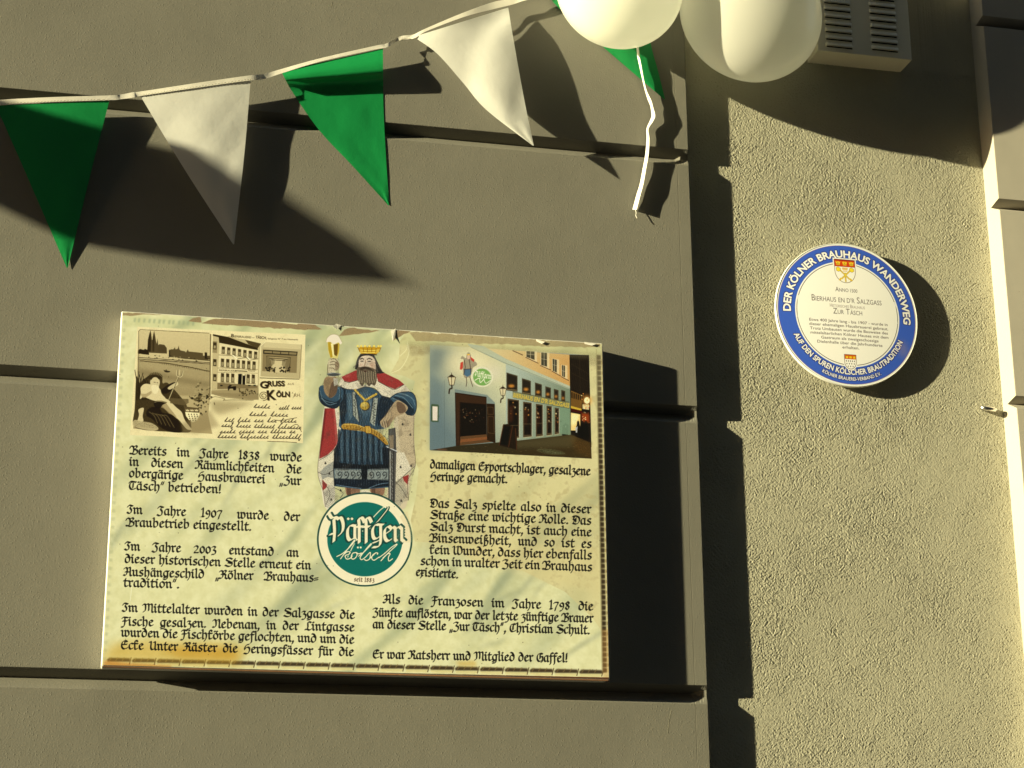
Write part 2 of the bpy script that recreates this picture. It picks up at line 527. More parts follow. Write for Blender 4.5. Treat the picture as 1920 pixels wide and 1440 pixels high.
for i in range(len(TP) - 1):
    for k in range(3):
        a = i * 4 + k
        fs.append((a, a + 1, a + 5, a + 4))
tp = mesh_obj('tape', vs, fs, M_tape)
sm = tp.modifiers.new('thickness', 'SOLIDIFY'); sm.thickness = 0.0004; sm.offset = 0
child(tp, bunt)
# stitches along the hem over the first two pennants
vs, fs = [], []
for i in range(len(TP) - 1):
    p = TP[i]; q_ = TP[i + 1]
    if not (0 < p[0] < 205 or 262 < p[0] < 470 or 748 < p[0] < 768): continue
    steps = max(1, int((q_[0] - p[0]) / 5.2))
    for s_ in range(steps):
        t = (s_ + .2) / steps; t2 = t + .55 / steps
        A_ = p * (1 - t) + q_ * t; B2 = p * (1 - t2) + q_ * t2
        a = at(A_[0], A_[1] + 2.4, A_[3] + 0.0032); b = at(B2[0], B2[1] + 2.4, B2[3] + 0.0032)
        tv, tf = tube([a, b], 0.0008, 4)
        k = len(vs); vs += tv; fs += [tuple(x + k for x in f_) for f_ in tf]
st = mesh_obj('stitching', vs, fs, M_stitch)
child(st, bunt)
st['kind'] = 'stuff'

# ------------------------------------------------------------------ balloons
def balloon_mat():
    m = bpy.data.materials.new('pearl_latex'); m.use_nodes = True
    nt = m.node_tree; b = nt.nodes['Principled BSDF']
    col = (0.95, 0.95, 0.90, 1)
    b.inputs['Base Color'].default_value = col; b.inputs['Roughness'].default_value = 0.22
    b.inputs['Specular IOR Level'].default_value = 0.45
    t = nt.nodes.new('ShaderNodeBsdfTranslucent'); t.inputs[0].default_value = (0.98, 0.98, 0.92, 1)
    mx = nt.nodes.new('ShaderNodeMixShader'); mx.inputs[0].default_value = 0.6
    b.inputs['Coat Weight'].default_value = 0.6; b.inputs['Coat Roughness'].default_value = 0.06
    nt.links.new(b.outputs[0], mx.inputs[1]); nt.links.new(t.outputs[0], mx.inputs[2])
    nt.links.new(mx.outputs[0], nt.nodes['Material Output'].inputs[0])
    return m
M_ball = balloon_mat()
M_ribbon = cloth_mat('white_curling_ribbon', (0.85, 0.83, 0.78), 0.3, 0.35)

def balloon(px, py, rpx, out, ry, label, stretch=1.08):
    c = at(px, py, out)
    depth = (c - EYE).dot(fw)
    R = rpx / FPX * depth
    nu, nv = 72, 48
    vs, fs = [], []
    for j in range(nv + 1):
        th = math.pi * j / nv
        for i in range(nu):
            ph = 2 * math.pi * i / nu
            z = math.cos(th); r = math.sin(th)
            if z < 0: z *= 1.0
            else: z *= stretch ** 2; r *= 1.0 - 0.0 * z
            vs.append((R * r * math.cos(ph), ry * r * math.sin(ph), R * z))
    for j in range(nv):
        for i in range(nu):
            a, b = j * nu + i, j * nu + (i + 1) % nu
            fs.append((a, a + nu, b + nu, b))
    bo = empty('balloon', c)
    tag(bo, label, 'balloon', 'cream white party balloons')
    sk = mesh_obj('latex_skin', vs, fs, M_ball, bo, smooth=True)
    kv, kf = tube([(0, 0, R * stretch ** 2 * .985), (0, 0, R * stretch ** 2 * 1.03), (0, 0, R * stretch ** 2 * 1.06), (0, 0, R * stretch ** 2 * 1.09)], [R * .06, R * .03, R * .035, R * .06], 12)
    mesh_obj('knot', kv, kf, M_ball, bo, smooth=True)
    return bo
balloon(1161, -26, 122, 0.150, 0.130, 'cream white balloon fully sunlit, in front of the grey pilaster corner')
balloon(1408, 23, 137.5, 0.123, 0.128, 'cream white balloon half shaded by its neighbour, overlapping the louvred box')

# unseen balloon added above the frame to shade the top of the right pilaster
def shade_balloon(x, out, z, R, label):
    bo = empty('balloon', (x, -out, z))
    tag(bo, label, 'balloon', 'cream white party balloons')
    vs, fs = [], []
    nu, nv = 64, 40
    for j in range(nv + 1):
        th = math.pi * j / nv
        for i in range(nu):
            ph = 2 * math.pi * i / nu
            vs.append((R * math.sin(th) * math.cos(ph), R * math.sin(th) * math.sin(ph), R * math.cos(th) * (1.16 if th < math.pi / 2 else 1)))
    for j in range(nv):
        for i in range(nu):
            a, b = j * nu + i, j * nu + (i + 1) % nu
            fs.append((a, a + nu, b + nu, b))
    mesh_obj('latex_skin', vs, fs, M_ball, bo, smooth=True)
    kv, kf = tube([(0, 0, R * 1.14), (0, 0, R * 1.2), (0, 0, R * 1.25)], [R * .06, R * .03, R * .06], 12)
    mesh_obj('knot', kv, kf, M_ball, bo, smooth=True)
shade_balloon(1.45, 0.35, 4.31, 0.165, 'unseen cream white balloon added above the louvred box to shade the right pilaster')

# ------------------------------------------------------------------ ribbon hanging under the first balloon, seen nearly edge on
rb = [(1190, -60, .016), (1193, 40, .016), (1196, 96, .016), (1201, 125, .016), (1206, 150, .015), (1211, 170, .014), (1218, 188, .013), (1222, 200, .012), (1225, 217, .012), (1221, 228, .011), (1214, 242, .010), (1215, 260, .010), (1213, 290, .010), (1208, 318, .010), (1203, 345, .009), (1197, 366, .008), (1190, 393, .007)]
wd = [1.2, 1.6, 2.2, 2.0, 1.5, 1.7, 3.0, 2.4, 3.4, 3.2, 1.8, 2.6, 3.0, 3.2, 3.4, 3.8, 4.0]
RB = curve_pts([(a, b, c, w_) for (a, b, c), w_ in zip(rb, wd)], 90)
vs, fs = [], []
for i, p in enumerate(RB):
    hw = 0.0030 + 0.0036 * min(1, i / 60) + 0.0006 * math.sin(i * .5)
    vs.append(at(p[0] - p[3] * 1.0, p[1], max(0.0012, p[2] - hw + 0.0035)))
    vs.append(at(p[0] + p[3] * 1.0, p[1], p[2] + hw + 0.0035))
for i in range(len(RB) - 1):
    fs.append((2 * i, 2 * i + 1, 2 * i + 3, 2 * i + 2))
rbo = mesh_obj('ribbon', vs, fs, M_ribbon)
sm = rbo.modifiers.new('thickness', 'SOLIDIFY'); sm.thickness = 0.0004; sm.offset = 0
o_ = Vector(at(1190, 0, .01)); 
re_ = empty('balloon_ribbon', o_)
rbo.name = 'ribbon_band'
child(rbo, re_)
tag(re_, 'crinkled white curling ribbon with a frayed end, dangling below the sunlit balloon', 'ribbon')
child(mesh_obj('loose_thread', *tube([at(1191, 392, .008), at(1193, 399, .010), at(1192, 404, .012), at(1194, 409, .013)], 0.0008, 5), M_ribbon), re_)
child(mesh_obj('loose_thread', *tube([at(1201, 366, .008), at(1204, 368, .012), at(1206, 369, .014)], 0.0005, 5), M_ribbon), re_)

# ------------------------------------------------------------------ louvred metal box
M_box = plaster('beige_enamelled_sheet', (0.80, 0.74, 0.58), var=0.06, grain=500, gstr=0.05, pimples=False, rough=0.45)
YF = YB - 0.077
br = at(1710, 113, -YF); tl = at(1534, 100, -YF)
bx0, bx1, bz0 = tl.x + 0.0, br.x, br.z
bz1 = bz0 + 0.36
be = empty('louvred_box', ((bx0 + bx1) / 2, YB, bz0))
tag(be, 'beige sheet metal ventilation box with two columns of louvres, fixed high on the rough wall', 'vent box')
hs = mesh_obj('housing', *box(bx0, bx1, YF, YB + 0.004, bz0, bz1), M_box)
bevel(hs, 0.0022, 2); child(hs, be)
M_slit = mat('slit_dark', (0.006, 0.006, 0.006), 0.9, 0.0)
def hood(cx, z, wdt):
    """pressed hood: rises from the sheet and opens downwards"""
    hgt_, outd = 0.0138, 0.0060
    vs = []
    prof = [(0.0, hgt_), (0.35, hgt_ * .8), (0.8, hgt_ * .42), (1.0, hgt_ * .12), (1.0, 0.0)]
    xs = [(-0.5, 0), (-0.465, .75), (-0.44, 1), (0.44, 1), (0.465, .75), (0.5, 0)]
    for fx, k in xs:
        for o, zz in prof:
            vs.append((cx + fx * wdt, YF - 0.0003 - outd * o * k, z + zz * (0.8 + .2 * k)))
    n = len(prof); fs = []
    for i in range(len(xs) - 1):
        for j in range(n - 1):
            a = i * n + j
            fs.append((a, a + 1, a + n + 1, a + n))
    return vs, fs
first = None; slit1 = None
for col, (px0, px1, py0) in enumerate([(1548.5, 1599.5, 87), (1633.5, 1685, 93)]):
    a = at(px0, py0, -YF); b = at(px1, py0 + 3.4, -YF)
    cx = (a.x + b.x) / 2; wdt = b.x - a.x
    pit = 0.02255
    for k in range(14):
        z = (a.z + b.z) / 2 + k * pit
        if first is None:
            vs, fs = hood(0, 0, wdt)
            vs = [(x, y - YB, zz) for x, y, zz in vs]
            first = mesh_obj('louvre', vs, fs, M_box, be, smooth=True)
            sm = first.modifiers.new('thickness', 'SOLIDIFY'); sm.thickness = 0.0007; sm.offset = -1
            sv, sf = box(-wdt * .47, wdt * .47, YF - YB - 0.0009, YF - YB + .0002, -0.0026, 0.0004)
            slit1 = mesh_obj('slit', sv, sf, M_slit, first)
            L_o, S_o = first, slit1
        else:
            L_o = first.copy(); link(L_o); L_o.parent = be
            S_o = slit1.copy(); link(S_o); S_o.parent = L_o
        L_o.location = (cx - be.location.x, 0, z - be.location.z)

# ------------------------------------------------------------------ little eye screw at the right
M_chrome = mat('zinc_plated_steel', (0.75, 0.73, 0.70), 0.22, 0.5, 1.0)
e0 = at(1853, 767, -YB + 0.014)
ee = empty('eye_screw', (e0.x, YB, e0.z))
tag(ee, 'small shiny metal eye screw sticking out of the rough wall by the right pilaster', 'eye screw')
ring = []
for k in range(24):
    a = 2 * math.pi * k / 24
    ring.append((e0.x - .002 + math.cos(a) * 0.0200, e0.y + math.sin(a) * 0.0130 - .002, e0.z + math.cos(a) * -0.002 + math.sin(a) * 0.004))
child(mesh_obj('eye', *tube(ring, 0.0062, 10, closed=True), M_chrome, smooth=True), ee)
child(mesh_obj('shank', *tube([(e0.x, e0.y + .008, e0.z), (e0.x, YB + 0.01, e0.z)], 0.003, 10), M_chrome, smooth=True), ee)

# ------------------------------------------------------------------ flat print: a small vector painter that fills an image in memory
SS = 3
class Canvas:
    def __init__(s, w, h, col):
        s.w, s.h = w, h
        s.a = np.empty((h, w, 3), np.float32); s.a[:] = np.array(col, np.float32) / 255
        s.map = lambda p: p
        s.pxs = 1.0                                   # canvas pixels per photograph pixel
    def _tr(s, pts, fr=None):
        P = np.asarray(pts, float)
        if fr is not None:
            P = P / fr[2] + np.array([fr[0], fr[1]])
        return s.map(P)
    def cover(s, polys, signed=False):
        """anti-aliased union coverage of polygons given in canvas pixels -> (x0, y0, array)"""
        allp = np.concatenate(polys)
        x0 = int(max(0, math.floor(allp[:, 0].min()) - 1)); x1 = int(min(s.w, math.ceil(allp[:, 0].max()) + 2))
        y0 = int(max(0, math.floor(allp[:, 1].min()) - 1)); y1 = int(min(s.h, math.ceil(allp[:, 1].max()) + 2))
        if x1 <= x0 or y1 <= y0: return None
        W, Hh = x1 - x0, y1 - y0
        A0, A1, SG = [], [], []
        for P in polys:
            Q = np.roll(P, -1, 0)
            ar = (P[:, 0] * Q[:, 1] - Q[:, 0] * P[:, 1]).sum()
            sg = 1.0 if (signed or ar > 0) else -1.0
            A0.append(P); A1.append(Q); SG.append(np.full(len(P), sg))
        P = np.concatenate(A0); Q = np.concatenate(A1); sg = np.concatenate(SG)
        P = (P - [x0, y0]); Q = (Q - [x0, y0])
        ya, yb_ = P[:, 1] * SS, Q[:, 1] * SS
        up_ = ya < yb_
        d = np.where(up_, 1.0, -1.0) * sg
        lo = np.where(up_, ya, yb_); hi = np.where(up_, yb_, ya)
        k0 = np.ceil(lo - 0.5).astype(int); k1 = np.ceil(hi - 0.5).astype(int)
        k0 = np.maximum(k0, 0); k1 = np.minimum(k1, Hh * SS)
        cnt = np.maximum(k1 - k0, 0)
        ok = cnt > 0
        if not ok.any(): return None
        idx = np.repeat(np.nonzero(ok)[0], cnt[ok])
        st = np.repeat(np.cumsum(cnt[ok]) - cnt[ok], cnt[ok])
        rows_ = np.arange(len(idx)) - st + k0[idx]
        t = ((rows_ + .5) - ya[idx]) / (yb_[idx] - ya[idx])
        X = np.clip(P[idx, 0] + (Q[idx, 0] - P[idx, 0]) * t, 0, W - 1.001)
        c = X.astype(int); f = X - c
        r = rows_ // SS
        wgt = d[idx] / SS
        acc = np.bincount(r * (W + 1) + c, wgt * (1 - f), Hh * (W + 1)) + np.bincount(r * (W + 1) + c + 1, wgt * f, Hh * (W + 1))
        cov = np.abs(np.cumsum(acc.reshape(Hh, W + 1), 1)[:, :W])
        return x0, y0, np.clip(cov, 0, 1).astype(np.float32)
    def put(s, cv, col, a=1.0, tex=None):
        if cv is None: return
        x0, y0, c = cv
        h, w = c.shape
        k = c * a
        if tex is not None: k = k * tex(x0, y0, w, h)
        k = k[:, :, None]
        reg = s.a[y0:y0 + h, x0:x0 + w]
        if callable(col):
            cc = col(x0, y0, w, h)
        else:
            cc = np.array(col, np.float32) / 255
        s.a[y0:y0 + h, x0:x0 + w] = reg * (1 - k) + cc * k
    def fill(s, pts, col, a=1.0, fr=None, tex=None, soft=0, smooth=False):
        P = s._tr(smooth_poly(pts) if smooth else pts, fr)
        cv = s.cover([P])
        if cv is None: return
        if soft:
            n = int(soft * s.pxs) + 1
            x0, y0, c = cv
            xa, ya = min(x0, 2 * n), min(y0, 2 * n)
            xb, yb2 = min(s.w - x0 - c.shape[1], 2 * n), min(s.h - y0 - c.shape[0], 2 * n)
            c = np.pad(c, ((ya, yb2), (xa, xb)))
            c = blur(blur(c, n), n)
            cv = (x0 - xa, y0 - ya, c.astype(np.float32))
        s.put(cv, col, a, tex)
    def lines(s, L, width, col, a=1.0, fr=None, tex=None):
        """list of polylines, width in photograph pixels"""
        polys = []
        for pts in L:
            P = s._tr(pts, fr)
            for p, q in zip(P[:-1], P[1:]):
                d = q - p; n = np.hypot(*d)
                if n < 1e-6: continue
                d = d / n * width * s.pxs * .5
                e = np.array([-d[1], d[0]])
                polys.append(np.array([p - d * .4 + e, q + d * .4 + e, q + d * .4 - e, p - d * .4 - e]))
        if polys: s.put(s.cover(polys), col, a, tex)
    def ell(s, cx, cy, rx, ry, col, a=1.0, fr=None, soft=0, rot=0, tex=None):
        t = np.linspace(0, 2 * math.pi, 120 if rx > 150 else 40, endpoint=False)
        x, y = rx * np.cos(t), ry * np.sin(t)
        s.fill(np.stack([cx + x * math.cos(rot) - y * math.sin(rot), cy + x * math.sin(rot) + y * math.cos(rot)], -1), col, a, fr, tex, soft)
    def tone(s, pts, fr, sat=1.0, con=1.0, piv=0.5, tint=(1, 1, 1)):
        cv_ = s.cover([s._tr(pts, fr)])
        x0, y0, c = cv_
        h, w = c.shape
        r = s.a[y0:y0 + h, x0:x0 + w]
        l = r @ np.array([.3, .59, .11], np.float32)
        n_ = l[..., None] * np.array(tint, np.float32) * (1 - sat) + r * sat
        n_ = np.clip((n_ - piv) * con + piv, 0, 1)
        s.a[y0:y0 + h, x0:x0 + w] = r * (1 - c[..., None]) + n_ * c[..., None]
    def image(s, name, Lw):
        """to an sRGB image of surface colours: photographed colour divided by the light Lw"""
        c = np.clip(s.a, 0, 1)
        lin = np.where(c < .04045, c / 12.92, ((c + .055) / 1.055) ** 2.4) / np.array(Lw, np.float32)
        lin = np.clip(lin, 0.004, 0.88)
        o = np.where(lin < .0031308, lin * 12.92, 1.055 * lin ** (1 / 2.4) - .055)
        out = np.ones((s.h, s.w, 4), np.float32); out[..., :3] = o[::-1]
        im = bpy.data.images.new(name, s.w, s.h)
        im.pixels.foreach_set(out.ravel()); im.update(); im.pack()
        return im

def blur(c, n):
    for ax in (0, 1):
        p = np.pad(c, [(n, n) if q == ax else (0, 0) for q in (0, 1)], mode='edge')
        k = np.cumsum(p, ax)
        k = np.concatenate([np.zeros_like(np.take(k, [0], ax)), k], ax)
        L0 = c.shape[ax]
        c = (np.take(k, np.arange(2 * n + 1, 2 * n + 1 + L0), ax) - np.take(k, np.arange(L0), ax)) / (2 * n + 1)
    return c

def smooth_poly(pts, k=6):
    P = [np.array(p, float) for p in pts]; n = len(P); out = []
    for i in range(n):
        a, b, c, d = P[(i - 1) % n], P[i], P[(i + 1) % n], P[(i + 2) % n]
        for j in range(k):
            t = j / k
            out.append(0.5 * (2 * b + (c - a) * t + (2 * a - 5 * b + 4 * c - d) * t * t + (3 * b - a - 3 * c + d) * t ** 3))
    return np.array(out)

def smooth_line(pts, k=6):
    return curve_pts(pts, max(2, (len(pts) - 1) * k + 1))

def hatch(ang, sp, duty=.5, wob=1.5, ph=0):
    def f(x0, y0, w, h):
        y, x = np.mgrid[y0:y0 + h, x0:x0 + w].astype(np.float32)
        c, s_ = math.cos(ang), math.sin(ang)
        u = x * c + y * s_ + wob * np.sin((y * c - x * s_) / 23 + ph) + wob * .6 * np.sin((y * c - x * s_) / 9.1)
        return np.clip((np.sin(u * 2 * math.pi / sp) + (duty - .5) * 2) * 1.6 + .5, 0, 1)
    return f

NOISE = band_noise(1024, 1024, 1, 5, 21) * .5 + band_noise(1024, 1024, 1, 2.4, 22) * .5
NOISE2 = band_noise(1024, 1024, 1, 40, 23) * .6 + band_noise(1024, 1024, 1, 90, 24) * .6 + band_noise(1024, 1024, 1, 16, 26) * .3
def nz(src, x0, y0, w, h, sx=1):
    yi = (np.arange(y0, y0 + h) % 1024); xi = (np.arange(x0, x0 + w) % 1024)
    return src[np.ix_(yi, xi)].astype(np.float32)
def speck(th=1.0, g=2.0, src=None):
    return lambda x0, y0, w, h: np.clip((nz(NOISE if src is None else src, x0, y0, w, h) - th) * g, 0, 1)
def mottle(c0, c1, src=None, g=.5):
    c0 = np.array(c0, np.float32) / 255; c1 = np.array(c1, np.float32) / 255
    def f(x0, y0, w, h):
        k = np.clip(nz(NOISE if src is None else src, x0, y0, w, h) * g + .5, 0, 1)[:, :, None]
        return c0 * (1 - k) + c1 * k
    return f
def grad(c0, c1, p0, p1, cv, fr=None, noise=0.0):
    """linear gradient between two points of the photograph"""
    A, B = cv._tr([p0, p1], fr)
    c0 = np.array(c0, np.float32) / 255; c1 = np.array(c1, np.float32) / 255
    d = B - A; L2 = (d ** 2).sum()
    def f(x0, y0, w, h):
        y, x = np.mgrid[y0:y0 + h, x0:x0 + w].astype(np.float32)
        t = np.clip(((x - A[0]) * d[0] + (y - A[1]) * d[1]) / L2, 0, 1)
        if noise: t = np.clip(t + noise * nz(NOISE, x0, y0, w, h), 0, 1)
        t = t[:, :, None]
        return c0 * (1 - t) + c1 * t
    return f

# ------------------------------------------------------------------ a broad-pen blackletter alphabet (x height 10), strokes are pen paths
GL = {
 'a': (7.8, [[(5.9,9.3),(3.2,9.5),(1.5,7),(1.6,2.4),(3.2,.5),(5.8,2.4)], [(5.9,9.8),(5.9,1.5),(7.2,.4)]]),
 'b': (8.0, [[(.9,14.6),(2,13.6),(2,2),(3.8,.3),(6.3,2.8),(6.4,7.4),(4.5,9.7),(2.2,7.8)]]),
 'c': (6.4, [[(6,8.9),(4.2,9.7),(1.6,7.4),(1.6,2.6),(3.4,.4),(5.9,1.9)]]),
 'd': (8.0, [[(2.0,13.8),(4.4,12.8),(6.6,8),(6.1,2.4),(3.8,.3),(1.5,2.4),(1.6,7.2),(3.4,9.5),(5.8,8.6)]]),
 'e': (6.8, [[(4,9.7),(1.7,7.6),(1.6,2.8),(3.4,.4),(5.9,1.8)], [(3.9,9.7),(5.6,7.6),(2.2,5.0)]]),
 'f': (5.2, [[(5.8,13.4),(3.8,14.4),(2.4,12),(2.4,-1),(1.6,-3.6)], [(.6,9.4),(5,9.4)]]),
 'g': (8.0, [[(5.6,9.4),(3.2,9.5),(1.5,7),(1.7,2.8),(3.2,1.2),(5.8,2.8)], [(4.8,9.5),(7.8,9.5)], [(6.1,9.6),(6.1,0),(4.8,-3.2),(1.4,-3.6)], [(1.2,-1.2),(4.2,-.2),(6,1)]]),
 'h': (8.0, [[(.9,14.6),(2,13.6),(2,1.4),(3.2,.3)], [(2,7.8),(4.6,9.7),(6.4,7.4),(6.2,1.6),(4.2,-3.2)]]),
 'i': (4.4, [[(.6,9.6),(2,8.5),(2,1.6),(3.4,.4)], [(1.7,13.2),(2.6,12.4)]]),
 'j': (4.4, [[(.6,9.6),(2,8.5),(2,0),(.4,-3.4)], [(1.7,13.2),(2.6,12.4)]]),
 'k': (6.4, [[(5.4,12.6),(3.8,14.5),(2.1,12.6),(2.1,2),(3.5,.4),(5.4,1.6)], [(.7,9.3),(5.6,9.3)]]),
 'l': (4.5, [[(.9,14.6),(2.2,13.6),(2.2,1.8),(3.8,.4)]]),
 'm': (12.2, [[(.6,9.5),(2,8.5),(2,1.6),(3,.5)], [(2.2,7.8),(4.4,9.7),(6,8.2),(6,1.6),(7,.5)], [(6.2,7.8),(8.4,9.7),(10,8.2),(10,1.6),(11.4,.4)]]),
 'n': (8.2, [[(.6,9.5),(2,8.5),(2,1.6),(3,.5)], [(2.2,7.8),(4.4,9.7),(6,8.2),(6,1.6),(7.4,.4)]]),
 'o': (7.6, [[(3.9,9.9),(1.6,7.6),(1.6,2.6),(3.8,.2)], [(3.8,9.9),(6.2,7.6),(6.1,2.8),(3.7,.2)]]),
 'p': (8.0, [[(.6,9.5),(2,8.5),(2,0),(1.8,-4)], [(2.2,7.8),(4.4,9.7),(6.4,7.6),(6.2,2.6),(3.9,.3),(2.2,1.4)]]),
 'r': (5.8, [[(.6,9.5),(2,8.5),(2,1.6),(3.3,.4)], [(2.2,7.6),(4.3,9.8),(5.4,8.7)]]),
 's': (6.6, [[(5.6,8.9),(3.8,9.8),(1.9,8.2),(2.6,6),(5,4.2),(5.4,1.9),(3.6,.3),(1.2,1.3)]]),
 't': (5.8, [[(2.7,12.8),(2.2,9),(2.2,2),(3.6,.4),(5.3,1.4)], [(.6,9.4),(5.2,9.4)]]),
 'u': (8.2, [[(.6,9.5),(2,8.5),(2,2),(3.6,.4),(5.8,2.4)], [(4.8,9.6),(6,8.6),(6,1.6),(7.4,.4)]]),
 'w': (11.6, [[(.6,9.5),(2,8.5),(2,2.2),(3.6,.4),(5.8,2.4)], [(4.6,9.6),(5.8,8.6),(5.8,2.2),(7.6,.3),(10,2.8),(9.9,7),(8,9.8),(6.2,8.2)]]),
 'x': (6.2, [[(.6,9.5),(2.3,8.5),(2.3,1.6),(3.6,.4)], [(2.5,7.6),(4.4,9.8),(5.6,8.7)], [(2.4,1.6),(.8,-2.6)], [(.8,5),(4.6,5)]]),
 'z': (6.6, [[(1.2,8.6),(2.6,9.8),(5,8.8),(3,6),(5.4,4.4),(5.6,1),(4,-2.8),(1.2,-3.2)]]),
 'ß': (7.4, [[(5,13),(3.6,14.4),(2.2,12),(2.2,-1),(1.4,-3.4)], [(2.6,9),(5.6,9.8),(3.8,6.4),(6.2,4.6),(6,1),(4.4,-2.4),(2.4,-2.6)]]),
 'A': (10.6, [[(.8,11.4),(3,13.4),(4.6,11),(4.2,4),(2.2,.6),(.2,1.6)], [(4.4,11),(7,13.6),(8.4,12),(8.4,2),(10,.4)], [(2.4,6.4),(8.4,6.4)]]),
 'B': (10.4, [[(.2,9.8),(1.4,13),(4.6,11.6),(4.6,3.4),(2,.6),(.2,1.4)], [(4.6,11.8),(7.6,13.8),(9,11.4),(5.4,7.8)], [(5.2,7.8),(9.2,6.6),(9.2,2),(5.8,.1),(2.2,1)]]),
 'C': (9.2, [[(8.4,12.2),(6.2,13.2),(2.2,11),(1.4,4.4),(4,.6),(8.6,2.4)], [(5.6,12.6),(5,8),(5.2,4)]]),
 'D': (10.2, [[(1,12.4),(4,13.4),(8.6,11),(9.2,5),(6,.4),(2,1)], [(1,12.6),(2.8,10.6),(1.6,8.6),(3.2,6),(1.4,1.6)], [(4.8,9.8),(4.8,4)]]),
 'E': (9.6, [[(8.4,12),(5.8,13.6),(2.2,11),(1.6,4),(4.4,.3),(8.8,2.2)], [(2.2,7.2),(7.8,7.8)], [(5.6,12.8),(5.2,9.4)]]),
 'F': (8.4, [[(1,11.6),(3.2,13.4),(8,12.6)], [(4.4,12.8),(4.2,2.6),(2.4,-2.4),(.2,-2.2)], [(1.8,7),(7,7.4)]]),
 'G': (9.8, [[(8.4,12),(6.2,13.4),(2.2,11),(1.4,4.4),(4,.4),(8,2)], [(5.4,12.8),(5.2,5)], [(5.6,7.6),(8.6,7.8),(8.6,1),(7,-.6)]]),
 'H': (9.6, [[(7.2,13.8),(4.2,12.4),(2.2,8.6),(2.2,5.4)], [(2.3,6.4),(5.4,9.2),(8,7.4),(7.8,2.4),(5.2,-1.4),(1.4,-.8)]]),
 'I': (7.4, [[(.6,10.6),(2.8,13.4),(6.8,12.2)], [(5.2,12.2),(3.6,9.2),(5.4,6),(5,1.8),(2.6,.2),(.2,1.8)]]),
 'J': (8.0, [[(.6,10.6),(2.8,13.4),(7.4,12.2)], [(5.6,12.2),(4,9.2),(6,5.6),(5.4,.4),(2.6,-1.4),(.0,.2)]]),
 'K': (10.2, [[(.4,11.4),(2,13),(4.4,11.4),(4.4,3.6),(2,.7),(.2,1.4)], [(4.4,10.6),(6.8,13.6),(8.6,11.8),(5.4,8)], [(5.2,8),(8,6.4),(7.8,2),(10,.4)], [(2.6,7.4),(7,7.8)]]),
 'L': (8.4, [[(7.6,12.4),(5.4,13.6),(3.6,12),(3.8,5),(2.4,1.6),(.4,1.2)], [(2.6,2.2),(5.6,.3),(8,2)]]),
 'M': (14.0, [[(.4,11.4),(1.8,13),(3.6,11.6),(3.6,3.4),(1.4,.8)], [(3.8,11),(6,13.4),(7.8,12),(7.8,3)], [(7.8,11),(10.2,13.4),(12,11.8),(12,1.8),(13.6,.4)]]),
 'N': (10.4, [[(.4,11.4),(2.2,13.2),(4,11.2),(4.2,3.4),(1.8,.8),(.2,1.6)], [(4.2,10.6),(7,13.2),(8.6,11.6),(8.4,2),(10,.4)]]),
 'P': (9.2, [[(.2,14.6),(1.6,13),(3.4,13.4),(5.0,12.4)], [(3,12.8),(3.2,6),(2.8,.2)], [(3.6,12.2),(6.4,13.2),(7.8,10),(7.2,6),(5,3.4)], [(.6,4.2),(2.8,4.6)]]),
 'R': (10.2, [[(.4,11.4),(2,13),(4.4,11.4),(4.4,3.6),(2,.7),(.2,1.4)], [(4.4,11),(6.8,13.6),(8.8,11.4),(5,7.8)], [(5,7.8),(8,6.2),(7.8,2),(10,.4)]]),
 'S': (10.4, [[(9.4,12),(6.4,13.6),(3,12.6),(2.4,10.2),(5.6,8.2),(9.2,6.2),(9,2.2),(5.4,.1),(1,1.8)], [(4.4,6.2),(8.2,5.2)]]),
 'T': (9.2, [[(.8,11),(3,13.4),(9,12.4)], [(5.6,12.4),(2.4,11),(1.4,5.2),(3.8,.6),(8.4,2.2)], [(5.6,10.4),(5.4,3.8)]]),
 'U': (10.0, [[(.6,12.4),(2.6,12.8),(2.4,3.6),(4.4,.5),(7.4,2.6)], [(6,12.6),(7.8,12.4),(7.8,1.8),(9.6,.4)]]),
 'W': (13.0, [[(.4,12.2),(2.2,12.8),(2.4,3.4),(4.4,.5),(6.8,2.8)], [(5,12.4),(6.8,12.8),(6.8,3),(8.8,.4),(11.8,3.2),(11.6,9.4),(9.4,13.4),(7.2,11.6)]]),
 'Z': (8.6, [[(1.2,11.8),(3.8,13.4),(6.8,12),(4,8.2),(7.2,6),(7,1.4),(4.2,-1.6),(.8,-.6)]]),
 '0': (7.4, [[(3.9,10.6),(1.6,8),(1.6,2.6),(3.8,0)], [(3.8,10.6),(6.1,8),(6,2.6),(3.7,0)]]),
 '1': (5.0, [[(1,12),(2.6,13.4),(2.6,1),(2.6,.2)], [(1.2,.4),(4,.4)]]),
 '2': (7.6, [[(1.4,9.6),(3.6,11.4),(6,9.2),(4.4,5),(1.4,.6),(6.6,.6)]]),
 '3': (7.2, [[(1.4,10.2),(3.6,11.4),(5.6,9.6),(3.2,6.2),(5.8,4),(5.2,-.4),(1.4,-1.6)]]),
 '7': (7.2, [[(1.2,9.4),(2.4,10.8),(6.4,10.4),(4,4),(2.8,-2)]]),
 '8': (7.4, [[(3.8,12.6),(1.8,10.4),(3.4,7.6),(5.8,4),(4,.2),(1.6,3),(3.6,6.6),(5.8,10),(3.8,12.6)]]),
 '9': (7.2, [[(5.8,6),(3.6,4.4),(1.5,7),(3.4,10.4),(5.9,8.6),(5.8,3),(4,-1.6),(2,-2.4)]]),
 '.': (3.6, [[(1.3,1.5),(2.3,.5)]]),
 ',': (3.6, [[(1.5,1.4),(2.3,.2),(1.2,-3)]]),
 '!': (4.0, [[(2.2,14),(2,9),(1.9,4.4)], [(1.5,1.4),(2.3,.5)]]),
 '„': (5.2, [[(1.9,1.2),(1.1,-3.2)], [(4.1,1.2),(3.3,-3.2)]]),
